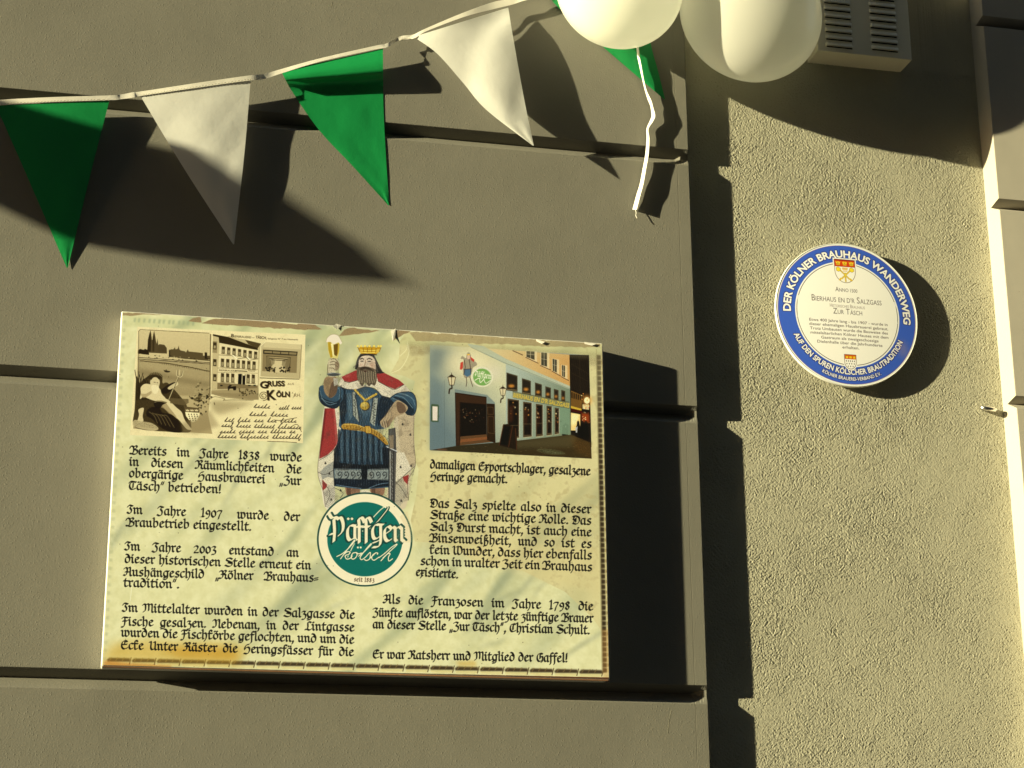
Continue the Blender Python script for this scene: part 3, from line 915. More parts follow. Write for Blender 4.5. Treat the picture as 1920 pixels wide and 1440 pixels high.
 '"': (5.0, [[(2.2,14.4),(1.2,10.4)], [(4.2,14.4),(3.2,10.4)]]),
 '=': (5.6, [[(1,5.6),(4.8,6.6)], [(1,2.6),(4.8,3.6)]]),
}
for base, um in (('a', 'ä'), ('o', 'ö'), ('u', 'ü')):
    w_, st_ = GL[base]
    GL[um] = (w_, st_ + [[(2.2,13),(3.0,12.2)], [(4.9,13),(5.7,12.2)]])
SHARP = set('hmniurplb')
def glyph_paths(ch):
    w_, st_ = GL[ch]
    out = []
    for s_ in st_:
        if len(s_) > 2:
            n = 5
            P = curve_pts(s_, (len(s_) - 1) * n + 1)
            if ch in 'imnur':                               # upright minims keep their corners
                Q = [np.array(p, float) for p in s_]
                L_ = []
                for a, b in zip(Q[:-1], Q[1:]):
                    L_ += [a * (1 - t) + b * t for t in (0, .25, .5, .75)]
                L_.append(Q[-1])
                P = [0.45 * p + 0.55 * q for p, q in zip(curve_pts([tuple(x) for x in L_], len(L_)), L_)]
            out.append(np.array(P))
        else:
            out.append(np.array(s_, float))
    return w_, out

def blackletter(cv, text, p0, p1, unit=1.17, hs=1.27, nib=3.55, col=(14, 9, 8), fr=None, last=False, ang=40, outline=0):
    """one line of pen lettering from p0 to p1 along its baseline, justified by the word gaps"""
    p0 = np.array(p0, float); p1 = np.array(p1, float)
    L = np.hypot(*(p1 - p0)); d = (p1 - p0) / L; nrm = np.array([d[1], -d[0]])      # nrm points up (screen y is down)
    ws = [sum(GL[c][0] for c in w_ if c in GL) for w_ in text.split(' ')]
    ns = len(ws) - 1
    nat = sum(ws) * unit * hs
    if ns and not last and (L - nat) / ns > 3.6 * unit:
        gap = (L - nat) / ns
    else:
        k = L / (nat + ns * 4.2 * unit * hs)
        hs = hs * k; gap = 4.2 * unit * hs
    a = math.radians(ang)
    nv = np.array([math.cos(a) * nib, -math.sin(a) * nib]) / 2
    polys = []
    x = 0.0
    for wd_ in text.split(' '):
        for ch in wd_:
            if ch not in GL: continue
            gw, paths = glyph_paths(ch)
            for P in paths:
                X = x + P[:, 0] * unit * hs; Y = P[:, 1] * unit
                pts = p0 + X[:, None] * d + Y[:, None] * nrm
                e = np.array([-nv[1], nv[0]]); e = e / np.hypot(*e) * (0.44 + outline)
                nv_ = nv * (1 + outline / (nib / 2))
                for q0, q1 in zip(pts[:-1], pts[1:]):
                    polys.append(cv._tr(np.array([q0 + nv_, q1 + nv_, q1 - nv_, q0 - nv_]), fr))
                # pen thickness: a slim bar along the nib at every node so hairlines stay visible
                step = max(1, len(pts) // 8)
                for q0 in list(pts[::step]) + [pts[-1]]:
                    polys.append(cv._tr(np.array([q0 + nv_ + e, q0 + nv_ - e, q0 - nv_ - e, q0 - nv_ + e]), fr))
                for q0, q1 in zip(pts[:-1], pts[1:]):
                    dd = q1 - q0; n_ = np.hypot(*dd)
                    if n_ > 1e-6:
                        m_ = np.array([-dd[1], dd[0]]) / n_ * (.44 + outline)
                        polys.append(cv._tr(np.array([q0 + m_, q1 + m_, q1 - m_, q0 - m_]), fr))
            x += gw * unit * hs
        x += gap
    cv.put(cv.cover(polys), col)

# ------------------------------------------------------------------ plain letters from the built-in typeface, as triangles
_tc = {}
def type_tris(text, bold=0.0, shear=0.0, small_caps=False, spacing=1.0):
    key = (text, bold, shear, spacing)
    if key in _tc: return _tc[key]
    cu = bpy.data.curves.new('type', 'FONT')
    cu.body = text; cu.offset = bold; cu.shear = shear; cu.resolution_u = 3; cu.space_character = spacing
    ob = bpy.data.objects.new('type', cu)
    S.collection.objects.link(ob)
    bpy.context.view_layer.update()
    dg = bpy.context.evaluated_depsgraph_get()
    me_ = ob.evaluated_get(dg).to_mesh()
    me_.calc_loop_triangles()
    V_ = np.array([v.co[:2] for v in me_.vertices]) if len(me_.vertices) else np.zeros((0, 2))
    T_ = np.array([t.vertices[:] for t in me_.loop_triangles]) if len(me_.loop_triangles) else np.zeros((0, 3), int)
    ob.evaluated_get(dg).to_mesh_clear()
    bpy.data.objects.remove(ob); bpy.data.curves.remove(cu)
    _tc[key] = (V_, T_)
    return V_, T_

def type_line(cv, text, p0, p1, h, col, bold=0.0, fr=None, shear=0.0, a=1.0):
    """text from p0 to p1 (ends of the baseline), capital height h (frame units)"""
    V_, T_ = type_tris(text, bold, shear)
    p0 = np.array(p0, float); p1 = np.array(p1, float)
    d = p1 - p0; L = np.hypot(*d); d = d / L; nrm = np.array([d[1], -d[0]])
    x0, x1 = V_[:, 0].min(), V_[:, 0].max()
    X = (V_[:, 0] - x0) / (x1 - x0) * L; Y = V_[:, 1] / 0.73 * h
    P = cv._tr(p0 + X[:, None] * d + Y[:, None] * nrm, fr)
    cv.put(cv.cover([P[t] for t in T_]), col, a)

def type_caps(cv, words, cx, cy, Hc, hc, xs, col, d=(1, 0), bold=0.0, fr=None, a=1.0):
    """small capitals: words is a list of (big, small) pieces, centred on (cx, cy)"""
    items = []; tot = 0
    for big, small in words:
        for t, hh in ((big, Hc), (small, hc)):
            if not t: continue
            V_, T_ = type_tris(t, bold)
            if len(V_) == 0: continue
            w_ = (V_[:, 0].max() - V_[:, 0].min()) / .73 * hh * xs
            items.append((V_, T_, hh, w_, tot)); tot += w_ + hh * .10 * xs
        tot += Hc * .38 * xs
    tot -= Hc * .38 * xs
    d = np.array(d, float); d /= np.hypot(*d); nrm = np.array([d[1], -d[0]])
    base = np.array([cx, cy], float) - d * tot / 2
    polys = []
    for V_, T_, hh, w_, off in items:
        X = off + (V_[:, 0] - V_[:, 0].min()) / .73 * hh * xs; Y = V_[:, 1] / .73 * hh
        P = cv._tr(base + X[:, None] * d + Y[:, None] * nrm, fr)
        polys += [P[t] for t in T_]
    cv.put(cv.cover(polys), col, a)

def type_arc(cv, text, cx, cy, R, h, a0, a1, col, bold=0.0, inward=False, fr=None):
    """text on a circle; angles in degrees clockwise from the top; inward: read along the lower rim"""
    V_, T_ = type_tris(text, bold)
    t = (V_[:, 0] - V_[:, 0].min()) / (V_[:, 0].max() - V_[:, 0].min())
    an = np.radians(a0 + (a1 - a0) * t)
    Y = V_[:, 1] / .73 * h
    rr = R + (-Y if inward else Y)
    P = cv._tr(np.stack([cx + rr * np.sin(an), cy - rr * np.cos(an)], -1), fr)
    cv.put(cv.cover([P[q] for q in T_]), col)

# ------------------------------------------------------------------ the history board
LW = (1.02, 0.93, 0.56)         # light a white sheet on this wall sends back (measured), used to turn photographed colours into paint
TS = 0.0552
c_tl, c_tr, c_br, c_bl = at(228, 584, TS), at(1131, 642, TS), at(1143, 1272, TS), at(189, 1252, TS)
sx0, sx1 = (c_tl.x + c_bl.x) / 2, (c_tr.x + c_br.x) / 2
sz0, sz1 = (c_bl.z + c_br.z) / 2, (c_tl.z + c_tr.z) / 2
SC = 1500.0
CW, CH = int((sx1 - sx0) * SC), int((sz1 - sz0) * SC)

def plane_map(x0, z1, out, sc):
    E_ = np.array(EYE); F_ = np.array(fw); R_ = np.array(rt); U_ = np.array(up)
    def f(P):
        d = F_[None] + ((P[:, 0] - 960) / FPX)[:, None] * R_ - ((P[:, 1] - 720) / FPX)[:, None] * U_
        t = (-out - E_[1]) / d[:, 1]
        W = E_ + d * t[:, None]
        return np.stack([(W[:, 0] - x0) * sc, (z1 - W[:, 2]) * sc], -1)
    return f

def paint_board():
    cv = Canvas(CW, CH, (222, 217, 140))
    cv.map = plane_map(sx0, sz1, TS, SC)
    cv.pxs = 1.92
    rr = random.Random(5)
    # marbling: pale yellow with grey-green veins running up to the right
    full = [(180, 570), (1150, 570), (1160, 1290), (180, 1290)]
    cv.fill(full, mottle((214, 208, 142), (226, 220, 156), NOISE2, .3))
    def streak(x, y, L_, an, wv, col, al, so):
        n_ = 9
        ph = rr.uniform(0, 6)
        mid_ = [(x + t * L_ * math.cos(an) + 7 * math.sin(5 * t + ph) * math.sin(an), y - t * L_ * math.sin(an) + 7 * math.sin(5 * t + ph) * math.cos(an)) for t in np.linspace(0, 1, n_)]
        up_ = []; dn_ = []
        for i, p in enumerate(mid_):
            h_ = wv * math.sin(math.pi * (i + .3) / (n_ - .4)) * rr.uniform(.45, 1)
            up_.append((p[0] - h_ * math.sin(an), p[1] - h_ * math.cos(an))); dn_.append((p[0] + h_ * .6 * math.sin(an), p[1] + h_ * .6 * math.cos(an)))
        cv.fill(up_ + dn_[::-1], col, al, soft=so, smooth=True)
    for _ in range(70):
        streak(rr.uniform(170, 1130), rr.uniform(600, 1300), rr.uniform(140, 460), math.radians(rr.uniform(38, 54)), rr.uniform(7, 24), rr.choice([(132, 142, 100), (150, 156, 108), (112, 124, 92)]), rr.uniform(.3, .68), rr.choice([6, 9, 13]))
    for _ in range(30):
        streak(rr.uniform(180, 1130), rr.uniform(600, 1290), rr.uniform(50, 200), math.radians(rr.uniform(34, 60)), rr.uniform(2.0, 5), (96, 106, 82), rr.uniform(.3, .6), 4)
    # browner skin where the protective film has come away, to the right
    film = [(750, 640), (762, 622), (1140, 640), (1150, 1215), (1112, 1160), (1060, 1110), (980, 1070), (900, 1058), (840, 1020), (778, 1015), (770, 975), (780, 930), (785, 880), (772, 850), (770, 820), (766, 790), (772, 740), (778, 715), (758, 705), (732, 700), (748, 672)]
    cv.fill(film, (206, 190, 122), .55, smooth=False)
    cv.fill(film, (176, 160, 100), .5, tex=speck(.35, .8, NOISE2))
    cv.fill(film, (120, 104, 66), .5, tex=speck(1.5, 2.0))
    cv.fill([(770, 1015), (1150, 1030), (1150, 1120), (900, 1058)], (214, 196, 126), .35, soft=6)
    cv.lines([smooth_line([(750, 668), (762, 655), (764, 640)]), smooth_line([(733, 700), (752, 690), (766, 664), (764, 640)])], .8, (246, 240, 180), .8)
    cv.fill([(762, 640), (1137, 662), (1137, 690), (1000, 668), (860, 656), (770, 668)], (112, 96, 60), .62, soft=3, tex=speck(-.6, .9, NOISE))
    # torn strip along the top
    def torn(pts, col):
        P = []
        for (a, b), (c, d) in zip(pts[:-1], pts[1:]):
            n = max(1, int(abs(c - a) / 6))
            for k in range(n):
                t = k / n
                P.append((a + (c - a) * t + rr.uniform(-1, 1), b + (d - b) * t + rr.uniform(-1.3, 1.3)))
        return P + [pts[-1]]
    def brown(poly, a=.9):
        cv.fill(poly, mottle((120, 98, 62), (176, 146, 92), NOISE, .5), a)
        cv.fill(poly, (84, 72, 48), .5, tex=speck(.4, .8, NOISE))
    cv.fill([(232, 592), (1131, 650), (1131, 672), (232, 612)], (182, 186, 118), .3, soft=2)
    for k in range(13):
        x = 251 + k * 9.2 + rr.uniform(-1, 1)
        cv.fill([(x, 595 + .06 * (x - 228)), (x + 4, 595 + .06 * (x - 228)), (x + 2, 603 + .06 * (x - 228)), (x - 1, 602 + .06 * (x - 228))], (150, 160, 112), .7, soft=1)
    brown(torn([(228, 586), (262, 587), (305, 590), (262, 591), (250, 593), (229, 592)], 0), .8)
    brown(torn([(352, 602), (362, 596), (375, 593), (379, 605), (366, 604)], 0))
    brown(torn([(378, 607), (400, 597), (430, 597), (470, 600), (520, 604), (548, 609), (562, 606), (590, 608), (604, 618), (570, 618), (520, 616), (470, 612), (420, 610)], 0))
    brown(torn([(634, 630), (645, 617), (664, 614), (690, 619), (712, 620), (690, 624), (650, 629)], 0))
    brown(torn([(736, 640), (742, 617), (760, 620), (770, 622), (752, 630)], 0))
    brown(torn([(625, 612), (640, 611), (636, 614)], 0), .7)
    brown(torn([(768, 623), (820, 622), (900, 627), (980, 634), (1060, 638), (1125, 644), (1125, 652), (1040, 650), (960, 646), (880, 644), (820, 640), (780, 640)], 0), .55)
    L_ = []
    for k in range(26):
        x = rr.uniform(760, 1125); y = 619 + .062 * (x - 740)
        L_.append([(x, y), (x + rr.uniform(4, 14), y + rr.uniform(0, 3))])
    cv.lines(L_, 1.2, (238, 230, 168), .9)
    # printed rope frame: right and bottom
    n = 62
    for k in range(n):
        t = (k + .5) / n
        if t < 0.02: continue
        x = 1122 + (1134 - 1122) * t; y = 656 + (1262 - 656) * t; hh = 8.6
        a = .55 + .4 * min(1, t * 3)
        cv.fill([(x - 4, y - hh * .62), (x + 4, y - hh * .5), (x + 4, y + hh * .4), (x - 4, y + hh * .5)], (50, 38, 20), a, soft=.6)
        cv.fill([(x + 5, y - hh * .4), (x + 10, y - hh * .35), (x + 10, y + hh * .3), (x + 5, y + hh * .3)], (216, 200, 128) if k % 2 else (170, 146, 84), a, soft=.4)
    cv.lines([[(1129, 650), (1142, 1268)]], 1.3, (96, 66, 34), .8)
    cv.lines([[(1118, 655), (1129, 1255)]], 2.2, (150, 140, 90), .5)
    nb = 20
    for k in range(nb):
        xa = 200 + k * 46.6; xb = xa + 43.5
        f_ = lambda x: 1234.5 + (1258 - 1234.5) * (x - 200) / 932
        cv.fill([(xa, f_(xa) + 2.5), (xa + 5, f_(xa) - 1.5), (xb, f_(xb) - 1.5), (xb + 1, f_(xb) + 5), (xa + 2, f_(xa) + 6)], (58, 44, 24), .95, soft=.6)
        for j in range(3):
            cv.lines([[(xa + 9 + j * 12, f_(xa) - 2), (xa + 5 + j * 12, f_(xa) + 4)]], 2.0, (132, 112, 60), .6)
        cv.fill([(xa + 1, f_(xa) + 7), (xb, f_(xb) + 6.5), (xb - 1, f_(xb) + 10.5), (xa + 2, f_(xa) + 10.5)], (214, 196, 118), .85, soft=.6)
        cv.lines([[(xb + 2.5, f_(xb) - 3), (xb - 1, f_(xb) + 10)]], 1.8, (84, 66, 36), .9)
    cv.fill([(1128, 1180), (1143, 1180), (1145, 1275), (1130, 1275)], (186, 132, 60), .4, soft=2)
    # left frame, bleached
    for k in range(42):
        y = 600 + k * 15.4; x = 232 - (y - 584) * .0583 * 1.0
        cv.fill([(x, y), (x + 6, y + 1), (x + 5, y + 7), (x - 1, y + 6)], (178, 178, 122), .55, soft=1)
    # rust bleeding in at the bottom
    cv.fill([(190, 1232), (215, 1205), (280, 1200), (330, 1203), (420, 1204), (470, 1214), (440, 1246), (330, 1243), (200, 1240)], (196, 152, 44), .55, soft=8)
    cv.fill([(300, 1216), (380, 1212), (440, 1218), (450, 1238), (340, 1234)], (190, 136, 30), .5, soft=6)
    cv.fill([(195, 1238), (240, 1243), (320, 1248), (325, 1256), (192, 1252)], (184, 112, 32), .65, soft=2)
    cv.fill([(855, 1240), (890, 1238), (895, 1250), (860, 1249)], (200, 160, 66), .6, soft=3)
    cv.fill([(188, 1250), (1143, 1270), (1143, 1275), (188, 1255)], (88, 46, 20), .95)
    cv.lines([[(247, 1100), (244, 1127)], [(249, 1040), (248, 1050)]], 1.1, (240, 236, 190), .7)

    paint_postcard(cv)
    paint_street(cv)
    paint_king(cv)
    paint_logo(cv)

    T = [
        ('Bereits im Jahre 1838 wurde', (243, 851.5), (565.5, 865.5)),
        ('in diesen Räumlichkeiten die', (241.6, 873), (565, 888)),
        ('obergärige Hausbrauerei „Zur', (241, 894.5), (564.5, 909.5)),
        ('Täsch" betrieben!', (240.6, 918), (415, 925)),
        ('Im Jahre 1907 wurde der', (238, 962.6), (562, 977)),
        ('Braubetrieb eingestellt.', (236, 986.6), (471.6, 995)),
        ('Im Jahre 2003 entstand an', (233.5, 1031.4), (560, 1044)),
        ('dieser historischen Stelle erneut ein', (233, 1055), (583, 1067.7)),
        ('Aushängeschild „Kölner Brauhaus=', (231.4, 1079.4), (596.5, 1091)),
        ('tradition".', (230.7, 1099.7), (336.4, 1103)),
        ('Im Mittelalter wurden in der Salzgasse die', (229, 1146.4), (665, 1160.4)),
        ('Fische gesalzen. Nebenan, in der Lintgasse', (227.4, 1172.4), (664.4, 1183.9)),
        ('wurden die Fischkörbe geflochten, und um die', (226.4, 1193), (664, 1206.8)),
        ('Ecke Unter Käster die Heringsfässer für die', (225.8, 1216.7), (663.3, 1230)),
        ('damaligen Exportschlager, gesalzene', (805.6, 878), (1106.7, 891.5)),
        ('Heringe gemacht.', (805.6, 901), (951.5, 906)),
        ('Das Salz spielte also in dieser', (805.5, 951), (1108, 962.5)),
        ('Straße eine wichtige Rolle. Das', (805.5, 972.5), (1108.5, 984)),
        ('Salz Durst macht, ist auch eine', (805.5, 994.5), (1109, 1005.6)),
        ('Binsenweißheit, und so ist es', (805, 1016), (1109, 1027.5)),
        ('kein Wunder, dass hier ebenfalls', (804.6, 1038), (1109.5, 1049)),
        ('schon in uralter Zeit ein Brauhaus', (787.5, 1059), (1110, 1071)),
        ('existierte.', (779, 1079.5), (859, 1084.5)),
        ('Als die Franzosen im Jahre 1798 die', (718, 1130.8), (1112, 1144.6)),
        ('Zünfte auflösten, war der letzte zünftige Brauer', (698, 1155.5), (1112, 1167)),
        ('an dieser Stelle „Zur Täsch", Christian Schult.', (698, 1177.7), (1106, 1189)),
        ('Er war Ratsherr und Mitglied der Gaffel!', (698, 1234), (1064.5, 1241.5)),
    ]
    for t, a, b in T:
        blackletter(cv, t, a, b, last=t.startswith(('Täsch', 'Braubet', 'tradition', 'Heringe', 'existierte', 'Er war')))
    # dust, fly specks and scratches over everything
    for _ in range(150):
        x, y = rr.uniform(200, 1130), rr.uniform(600, 1260)
        cv.ell(x, y, rr.uniform(.4, 1.0), rr.uniform(.4, 1.0), (60, 50, 30), rr.uniform(.4, .9))
    for _ in range(22):
        x, y = rr.uniform(220, 1130), rr.uniform(640, 1240)
        cv.lines([[(x, y), (x + rr.uniform(-8, 8), y + rr.uniform(2, 16))]], .7, (240, 236, 190), .35)
    return cv

def paint_postcard(cv):
    F = (220.0, 580.0, 5.053)
    rr = random.Random(8)
    ink = (58, 42, 26); mid = (128, 104, 68); pap = (226, 206, 150)
    fl = lambda p, c, a=1.0, **k: cv.fill(p, c, a, fr=F, **k)
    ln = lambda L, w_, c=ink, a=1.0, **k: cv.lines(L, w_ / 5.053, c, a, fr=F, **k)
    fl([(190, 165), (1782, 240), (1758, 1268), (120, 1190)], pap)
    fl([(190, 165), (1782, 240), (1758, 1268), (120, 1190)], (206, 184, 126), .3, tex=speck(.3, .6, NOISE2))
    # river view panel
    pan = [(202, 205), (215, 190), (870, 222), (885, 240), (880, 830), (860, 1000), (900, 1180), (150, 1130), (180, 700)]
    fl(pan, grad((214, 190, 134), (178, 150, 100), (500, 200), (500, 1100), cv, F, .08))
    fl([(205, 200), (870, 230), (868, 420), (200, 400)], (176, 148, 100), .35, tex=hatch(1.5, 5, .5, 3))
    fl([(195, 470), (880, 500), (880, 830), (190, 800)], (104, 82, 52), .55, tex=hatch(1.52, 4.2, .5, 2))
    fl([(200, 560), (880, 700), (880, 740), (200, 620)], (96, 76, 48), .3, soft=4)
    # cathedral and skyline
    fl([(283, 400), (290, 290), (303, 235), (314, 200), (322, 240), (328, 290), (333, 290), (340, 235), (349, 205), (358, 250), (366, 300), (374, 330), (380, 275), (388, 340), (400, 330), (445, 336), (468, 365), (470, 420), (283, 410)], (104, 82, 54))
    fl([(283, 400), (290, 290), (303, 235), (314, 200), (318, 300), (316, 400)], (66, 50, 32), .8)
    fl([(332, 400), (333, 290), (349, 205), (352, 300), (350, 400)], (78, 60, 38), .8)
    fl([(380, 400), (400, 345), (445, 345), (466, 372), (468, 415)], (92, 72, 46), .7, tex=hatch(.1, 5, .6, 1))
    fl([(195, 390), (215, 375), (250, 385), (262, 374), (285, 385), (300, 415), (300, 432), (195, 420)], (66, 50, 30))
    fl([(488, 385), (515, 378), (530, 380), (545, 360), (552, 380), (572, 375), (580, 345), (588, 380), (600, 390), (640, 398), (650, 410), (668, 380), (676, 400), (760, 408), (810, 415), (812, 440), (826, 440), (828, 408), (850, 410), (852, 440), (880, 440), (880, 490), (640, 470), (490, 450)], (108, 86, 56))
    fl([(490, 395), (500, 390), (500, 455), (488, 450)], (50, 38, 24))
    fl([(828, 408), (850, 410), (850, 470), (828, 468)], (64, 50, 32))
    for _ in range(46):
        x = rr.uniform(200, 870); y = 425 + (x - 200) * .08 + rr.uniform(-14, 24)
        fl([(x, y), (x + rr.uniform(6, 20), y + 1), (x + 12, y + rr.uniform(4, 11)), (x + 2, y + 7)], rr.choice([(48, 36, 22), (206, 182, 128), (70, 54, 34), (188, 164, 112)]), .9)
    ln([[(195, 455), (880, 505)], [(195, 470), (880, 518)]], 5, (62, 46, 28))
    ln([[(215, 488), (460, 510), (700, 550), (880, 590)]], 9, (92, 72, 44), .85)
    for k in range(22):
        x = 400 + k * 21; y = 502 + (k * 21) * .17
        ln([[(x, y), (x + 5, y + 14)]], 4, (70, 54, 34), .7)
    ln([[(440, 578), (500, 590)], [(462, 570), (470, 600)]], 5, ink)
    fl([(440, 582), (500, 588), (490, 598), (450, 594)], ink, .9)
    ln([[(202, 850), (202, 208), (218, 192), (870, 226)]], 5, (110, 88, 56))
    ln([[(884, 236), (878, 830)]], 10, (146, 120, 80)); ln([[(880, 236), (874, 830)]], 3, ink, .7)
    # reclining river god
    fl([(165, 930), (180, 640), (215, 700), (250, 660), (330, 620), (420, 640), (430, 700), (480, 700), (600, 830), (660, 920), (700, 1140), (620, 1168), (480, 1160), (240, 1140), (150, 1090)], (82, 62, 38), .88, smooth=True)
    fl([(165, 930), (180, 640), (600, 830), (700, 1140), (240, 1140)], (36, 26, 16), .55, tex=speck(.0, .9))
    for k in range(9):
        x = 180 + k * 14
        ln([smooth_line([(x, 860), (x + 6, 720), (x + 24 * (k % 3 - 1) + 10, 575 + 14 * k)])], 6, (56, 42, 24), .9)
    skin = (214, 190, 138); sk2 = (168, 138, 92)
    fl([(222, 740), (262, 706), (330, 716), (400, 750), (420, 800), (460, 850), (430, 880), (330, 860), (250, 830), (215, 850), (222, 790)], skin, smooth=True)
    fl([(222, 800), (250, 840), (320, 800), (318, 775), (270, 800)], sk2, .7, smooth=True)
    fl([(400, 860), (470, 850), (560, 930), (610, 975), (640, 1050), (700, 1130), (700, 1142), (655, 1132), (585, 1050), (520, 1000), (430, 920)], skin, smooth=True)
    fl([(360, 870), (440, 870), (500, 940), (560, 1020), (540, 1040), (440, 940), (370, 920)], sk2, .8, smooth=True)
    fl([(415, 770), (470, 720), (545, 690), (560, 720), (500, 780), (440, 800)], (62, 46, 28), smooth=True)
    fl([(480, 740), (560, 690), (575, 700), (570, 720), (500, 760)], skin, .9, smooth=True)
    fl([(310, 690), (330, 650), (372, 640), (402, 680), (392, 740), (370, 790), (338, 780), (322, 730)], (206, 184, 136), smooth=True)
    fl([(326, 720), (392, 730), (380, 790), (350, 800), (330, 770)], (222, 204, 156), smooth=True)
    for k in range(12):
        an = -2.9 + k * .23
        ln([[(358 + 34 * math.cos(an), 672 + 30 * math.sin(an)), (358 + 76 * math.cos(an), 660 + 62 * math.sin(an))]], 8, (72, 54, 32), .95)
    ln([[(345, 690), (362, 692)], [(374, 694), (386, 698)]], 5, ink, .8)
    fl([(345, 880), (380, 868), (470, 880), (430, 905), (400, 940), (360, 930)], (52, 38, 24), .9, smooth=True)
    ln([smooth_line([(350, 880), (400, 872), (470, 885)])], 4, (190, 166, 114))
    fl([(200, 950), (250, 935), (240, 1010), (245, 1060), (190, 1070), (205, 1000)], skin, .95, smooth=True)
    fl([(280, 960), (330, 925), (400, 940), (430, 980), (520, 1000), (600, 1090), (610, 1160), (500, 1160), (400, 1110), (330, 1040), (280, 1010)], (60, 44, 28), .95, smooth=True)
    ln([smooth_line([(300 + 30 * k, 970 + 10 * k), (350 + 30 * k, 1010), (380 + 40 * k, 1080 + 10 * k)]) for k in range(5)], 7, (134, 110, 72), .7)
    fl([(160, 1050), (230, 1060), (330, 1080), (390, 1130), (330, 1150), (160, 1110)], (196, 172, 122), .9, smooth=True)
    fl([(160, 1050), (330, 1080), (390, 1130), (160, 1110)], ink, .6, tex=speck(.3, 1.2))
    # trident
    ln([[(488, 856), (578, 640)]], 9, (200, 178, 126)); ln([[(492, 856), (582, 640)]], 3, ink)
    ln([smooth_line([(566, 575), (560, 620), (585, 640), (612, 632), (622, 584)]), [(592, 572), (584, 640)]], 6, (214, 192, 140)); ln([smooth_line([(571, 575), (566, 620), (588, 634), (608, 628), (618, 584)])], 2.4, ink)
    # wreath and shield
    for _ in range(95):
        x, y = rr.gauss(790, 42), rr.gauss(860, 62)
        cv.ell(x, y, rr.uniform(6, 16), rr.uniform(5, 11), rr.choice([(52, 40, 24), (70, 54, 32), (112, 92, 58), (176, 152, 104)]), .85, fr=F, rot=rr.uniform(0, 3))
    fl([(500, 840), (660, 850), (680, 880), (640, 912), (500, 890)], (120, 96, 62), .8)
    fl([(632, 920), (775, 935), (780, 1000), (755, 1055), (715, 1070), (680, 1050), (650, 1010)], (232, 214, 160))
    fl([(632, 920), (775, 935), (778, 980), (640, 972)], (110, 86, 54))
    for k in range(3):
        fl([(650 + k * 42, 965), (648 + k * 42, 945), (660 + k * 42, 955), (666 + k * 42, 942), (672 + k * 42, 956), (684 + k * 42, 948), (680 + k * 42, 967)], (216, 192, 136))
    for r_ in range(4):
        for k in range(4 - r_ // 2):
            cv.ell(676 + k * 26 + r_ * 5, 995 + r_ * 19, 4.5, 6.5, ink, .95, fr=F)
    fl([(600, 1090), (880, 960), (960, 1100), (760, 1180), (620, 1165)], (150, 124, 82), .5, soft=3)
    # fade into the writing panel
    fl([(880, 860), (1300, 880), (1100, 960), (960, 1000), (900, 960)], (150, 126, 84), .6, soft=5)
    ln([smooth_line([(880, 850), (920, 828), (980, 838), (1020, 850), (1005, 862), (1100, 858), (1290, 862)])], 5, (120, 96, 62), .8)
    # brewery house
    fl([(905, 240), (1040, 262), (1060, 250), (1130, 275), (1200, 285), (1360, 325), (1350, 420), (1338, 850), (1130, 830), (890, 800)], (196, 172, 120))
    fl([(905, 235), (975, 248), (1050, 262), (1150, 300), (1290, 352), (1330, 365), (1330, 388), (1100, 345), (965, 318), (960, 265), (905, 250)], (76, 58, 36))
    fl([(1210, 288), (1362, 325), (1330, 370), (1240, 330)], (100, 78, 50))
    fl([(968, 318), (1335, 388), (1330, 720), (948, 694)], (220, 198, 146))
    fl([(905, 300), (945, 305), (945, 415), (900, 410)], (150, 124, 82), .8)
    for fl_, (yy, sl_, hh) in enumerate([(352, .155, 66), (466, .09, 78), (604, .045, 84)]):
        n_ = 7
        for k in range(n_):
            x = 990 + k * 51 - (8 if fl_ else 0) - k * fl_ * 1.2
            if fl_ == 2 and k in (3, 4): continue
            y = yy + (x - 990) * sl_
            fl([(x, y), (x + 30, y + 4), (x + 28, y + hh), (x - 2, y + hh - 3)], (92, 72, 46))
            fl([(x + 5, y + hh * .42), (x + 25, y + hh * .45), (x + 22, y + hh - 5), (x + 5, y + hh - 7)], (198, 176, 126), .9)
            ln([[(x + 15, y + 2), (x + 14, y + hh)]], 3, (60, 46, 28))
            ln([[(x - 7, y + hh + 2), (x + 35, y + hh + 6)]], 5, (110, 88, 56))
    for y in (312, 470, 612):
        fl([(908, y), (940, y + 4), (938, y + 70), (906, y + 66)], (84, 66, 42))
        fl([(914, y + 30), (934, y + 32), (932, y + 60), (912, y + 58)], (190, 166, 116), .8)
    ln([[(960, 432), (1090, 440), (1130, 470), (1220, 458), (1250, 482), (1335, 468)]], 5, (120, 98, 64)); 
    fl([(1082, 432), (1100, 434), (1142, 468), (1128, 474)], (240, 224, 176)); fl([(1220, 448), (1236, 450), (1264, 478), (1250, 482)], (240, 224, 176))
    type_line(cv, 'BIERBRAUEREI', (965, 583), (1128, 592), 15, (84, 64, 38), fr=F)
    type_line(cv, 'TÄSCH', (1235, 588), (1302, 592), 13, (84, 64, 38), fr=F)
    ln([[(948, 556), (1330, 570)], [(948, 596), (1328, 606)]], 3, (128, 104, 68))
    fl([(1146, 612), (1180, 612), (1176, 712), (1142, 708)], (40, 30, 18)); fl([(1186, 614), (1214, 616), (1210, 716), (1184, 713)], (52, 40, 24)); cv.ell(1198, 620, 11, 9, (226, 206, 150), 1, fr=F)
    ln([[(1115, 582), (1228, 588)]], 8, (70, 54, 34))
    fl([(948, 694), (1330, 722), (1330, 748), (946, 756)], (140, 114, 74))
    for x in (975, 1060, 1240, 1290): fl([(x, 716), (x + 22, 717), (x + 22, 728), (x, 728)], (50, 38, 24))
    fl([(890, 770), (1335, 745), (1340, 855), (1240, 860), (1000, 835), (890, 800)], (166, 140, 94), .9)
